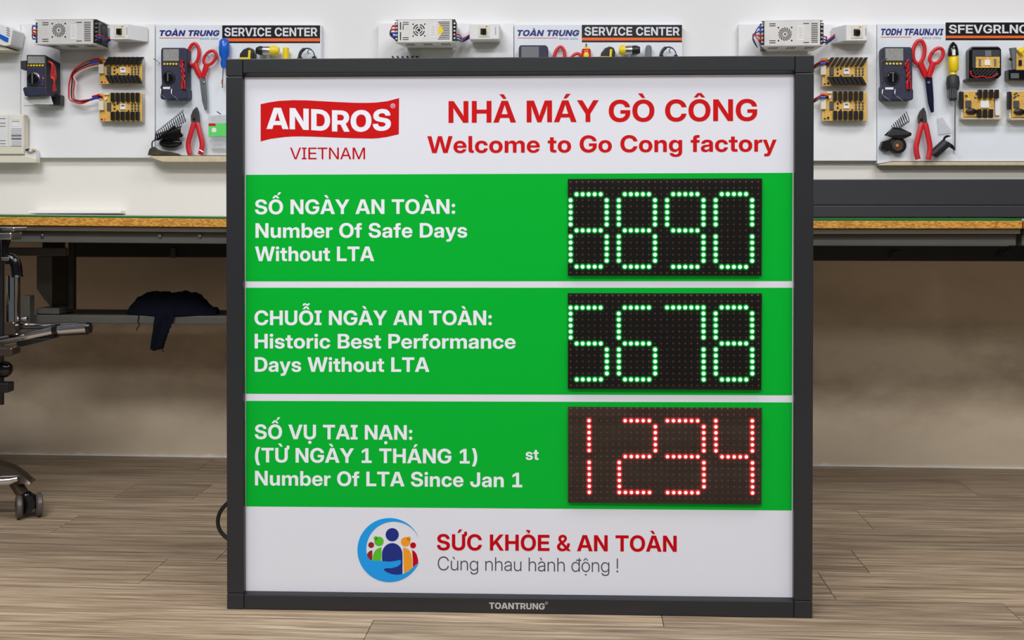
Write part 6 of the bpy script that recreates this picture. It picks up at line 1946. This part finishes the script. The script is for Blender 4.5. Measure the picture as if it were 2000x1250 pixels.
# visible star leg, running right
for k, ang in enumerate([-0.12 + 2 * PI * q / 5 for q in range(5)]):
    ca, sa = math.cos(-ang), math.sin(-ang)
    def Rr(r, w, z): return (ccx + r * ca - w * sa, r * sa + w * ca, z)
    zt = [(.02, .128), (.10, .132), (.17, .134), (.21, .129), (.245, .115), (.268, .098), (.283, .083)]
    m_ = MB()
    vs, fs = [], []
    for (r, z) in zt:
        hw = .024 if r < .25 else .02
        lo = max(.078, z - .04) if r < .27 else .076
        vs += [Rr(r, -hw, lo), Rr(r, hw, lo), Rr(r, hw * .8, z - .004), Rr(r, hw * .35, z), Rr(r, -hw * .35, z), Rr(r, -hw * .8, z - .004)]
    n = 6
    for i in range(len(zt) - 1):
        for j in range(n):
            fs.append((i * n + j, i * n + (j + 1) % n, (i + 1) * n + (j + 1) % n, (i + 1) * n + j))
    fs += [tuple(range(n))[::-1], tuple((len(zt) - 1) * n + j for j in range(n))]
    m_.add(vs, fs)
    lg = t.part(m_, 'star_leg', M_smoke, smooth=True)
    t.part(MB().tube([Rr(.03, -.03, .088), Rr(.245, -.03, .088), Rr(.262, -.03, .092)], [.0095, .0095, .006], 12), 'chrome_tube', M_chrome, smooth=True, parent=lg)
    t.part(MB().tube([Rr(.245, 0, .08), Rr(.262, 0, .052)], [.014, .013], 10), 'caster_stem', M_smoke, smooth=True, parent=lg)
    cs = t.part(MB().tube([Rr(.27, -.011, .032), Rr(.27, .011, .032)], [.021, .021], 18), 'caster', M_blackg, smooth=True)
    t.part(MB().ball(Rr(.27, 0, .048), .013, .013, .010), 'caster_hood', M_blackg, smooth=True, parent=cs)
    for s in (-1, 1):
        # wheels turned so both show
        wdx, wdy = math.cos(0.5), math.sin(0.5)
        bx, by, bz = Rr(.275, 0, .026)
        c0 = Vector((bx + s * .013 * wdx, by + s * .013 * wdy, .0262))
        c1_ = Vector((bx + s * .027 * wdx, by + s * .027 * wdy, .0262))
        t.part(MB().tube([c0, c0.lerp(c1_, .25), c0.lerp(c1_, .8), c1_], [.022, .026, .026, .018], 22), 'wheel', M_caster, smooth=True, parent=cs)
t.part(MB().tube([(ccx, 0, .075), (ccx, 0, .14)], [.045, .04], 20), 'hub', M_smoke, smooth=True)
t.part(MB().tube([(ccx, 0, .14), (ccx, 0, .40)], [.025, .022], 18), 'gas_column', M_chrome, smooth=True)
# seat pan and cushion: right edge just at the frame's left border
xe = cq(6, 600, .0)[0]
m_ = MB().box(ccx - .25, -1.20, -.20, .17, .40, .455)
t.part(m_, 'seat', M_leather, bevel=.02, seg=4)
t.part(MB().box(ccx - .25, -1.02, -.10, -.06, .366, .384), 'arm_bracket', M_smoke, bevel=.003)
t.part(MB().box(ccx - .22, -1.12, -.26, -.21, .46, .78), 'backrest', M_leather, bevel=.015, seg=4)
t.part(MB().tube([cq(3, 444, -.02), cq(3, 600, -.02), cq(2.5, 790, -.02)], .006, 8), 'side_frame', M_black, smooth=True)
# armrest plates and chrome upright
a0_, b0_ = cq(-60, 451.5, .06), cq(41, 443.5, .06)
t.part(MB().box(a0_[0], b0_[0], -.09, -.03, a0_[2], b0_[2]), 'armrest_plate', M_chrome, bevel=.002)
a0_, b0_ = cq(-60, 468, .06), cq(33, 453.5, .06)
t.part(MB().box(a0_[0], b0_[0], -.085, -.035, a0_[2], b0_[2]), 'armrest_pad', M_steel, bevel=.003, label='brushed steel armrest pad')
t.part(MB().tube(smoothpath([cq(18, 468, .03), cq(14, 480, .03), cq(10, 492, .03), cq(8, 505, .03)]), .004, 8), 'cable', M_black, smooth=True)
t.part(MB().tube(smoothpath([cq(12, 506, .06), cq(24, 506, .06), cq(31, 518, .06), cq(33, 541, .06)]), [.0115] * 12 + [.013], 12), 'upper_elbow', M_blackg, smooth=True)
pts_ = [cq(24.5, 538, .06), cq(24.5, 628, .06)]
t.part(MB().tube(pts_, .0115, 16), 'arm_upright', M_chrome, smooth=True)
t.part(MB().box(cq(11, 500, .055)[0], cq(26, 500, .055)[0], -.075, -.045, cq(10, 508, .055)[2], cq(10, 502, .055)[2]), 'top_plate', M_steel, bevel=.001)
t.part(MB().prism([(p[0], p[2]) for p in (cq(12, 628, .06), cq(33, 628, .06), cq(35, 654, .06), cq(12, 655, .06))], -.072, -.045), 'lower_socket', M_smoke, bevel=.003)
t.part(MB().tube([cq(34, 512, .05), cq(36.5, 540, .05), cq(36.5, 640, .05), cq(34, 655, .05)], .0035, 8), 'trim_wire', M_black, smooth=True)
# levers pointing right
t.part(MB().tube([cq(-10, 668, .05), cq(60, 655, .05), cq(108, 645, .05)], [.010, .009, .0085], 12), 'lever', M_chrome, smooth=True)
t.part(MB().tube([cq(104, 646.5, .05), cq(114, 644.5, .05)], [.0105, .0105], 12), 'lever_collar', M_blackg, smooth=True)
t.part(MB().tube([cq(114, 645, .05), cq(172, 640, .05)], [.0095, .0105], 12), 'lever_grip', M_chrome, smooth=True)
t.part(MB().tube([cq(170, 640.5, .05), cq(177, 640.2, .05)], [.0118, .0112], 14), 'lever_end', M_blackg, smooth=True)
t.part(MB().tube([cq(30, 662, .047), cq(112, 656, .047), cq(120, 652, .047), cq(172, 650, .047)], .0042, 8), 'lever_bar', M_black, smooth=True)
t.part(MB().tube([cq(34, 634, .04), cq(95, 634, .04), cq(155, 631, .04)], .0026, 8), 'thin_rod', M_chrome, smooth=True)
t.part(MB().tube([cq(34, 641, .04), cq(95, 639, .04), cq(155, 634, .04)], .0032, 8), 'thin_rod', M_black, smooth=True)
t.part(MB().prism([(p[0], p[2]) for p in (cq(34, 662, .05), cq(112, 659, .05), cq(80, 668, .05), (cq(45, 676.5, .05)), cq(34, 676, .05))], -.055, -.03), 'foot_pad', M_leather, bevel=.002)
t.part(MB().tube([cq(34, 625, .045), cq(54, 622, .045)], .005, 10), 'pivot_bolt', M_steel, smooth=True)
x, y, z = cq(7, 721, .05)
t.part(MB().ball((x, y, z), .0195, .012, .0175, 18, 12), 'round_knob', M_blackg, smooth=True)
t.part(MB().box(cq(-20, 752, .05)[0], cq(19.5, 752, .05)[0], -.06, -.03, cq(0, 766, .05)[2], cq(0, 747, .05)[2]), 'height_clip', M_black, bevel=.002)
t.part(MB().tube([cq(9, 467, .06), cq(9, 504, .06)], .006, 10), 'armrest_post', M_blackg, smooth=True)
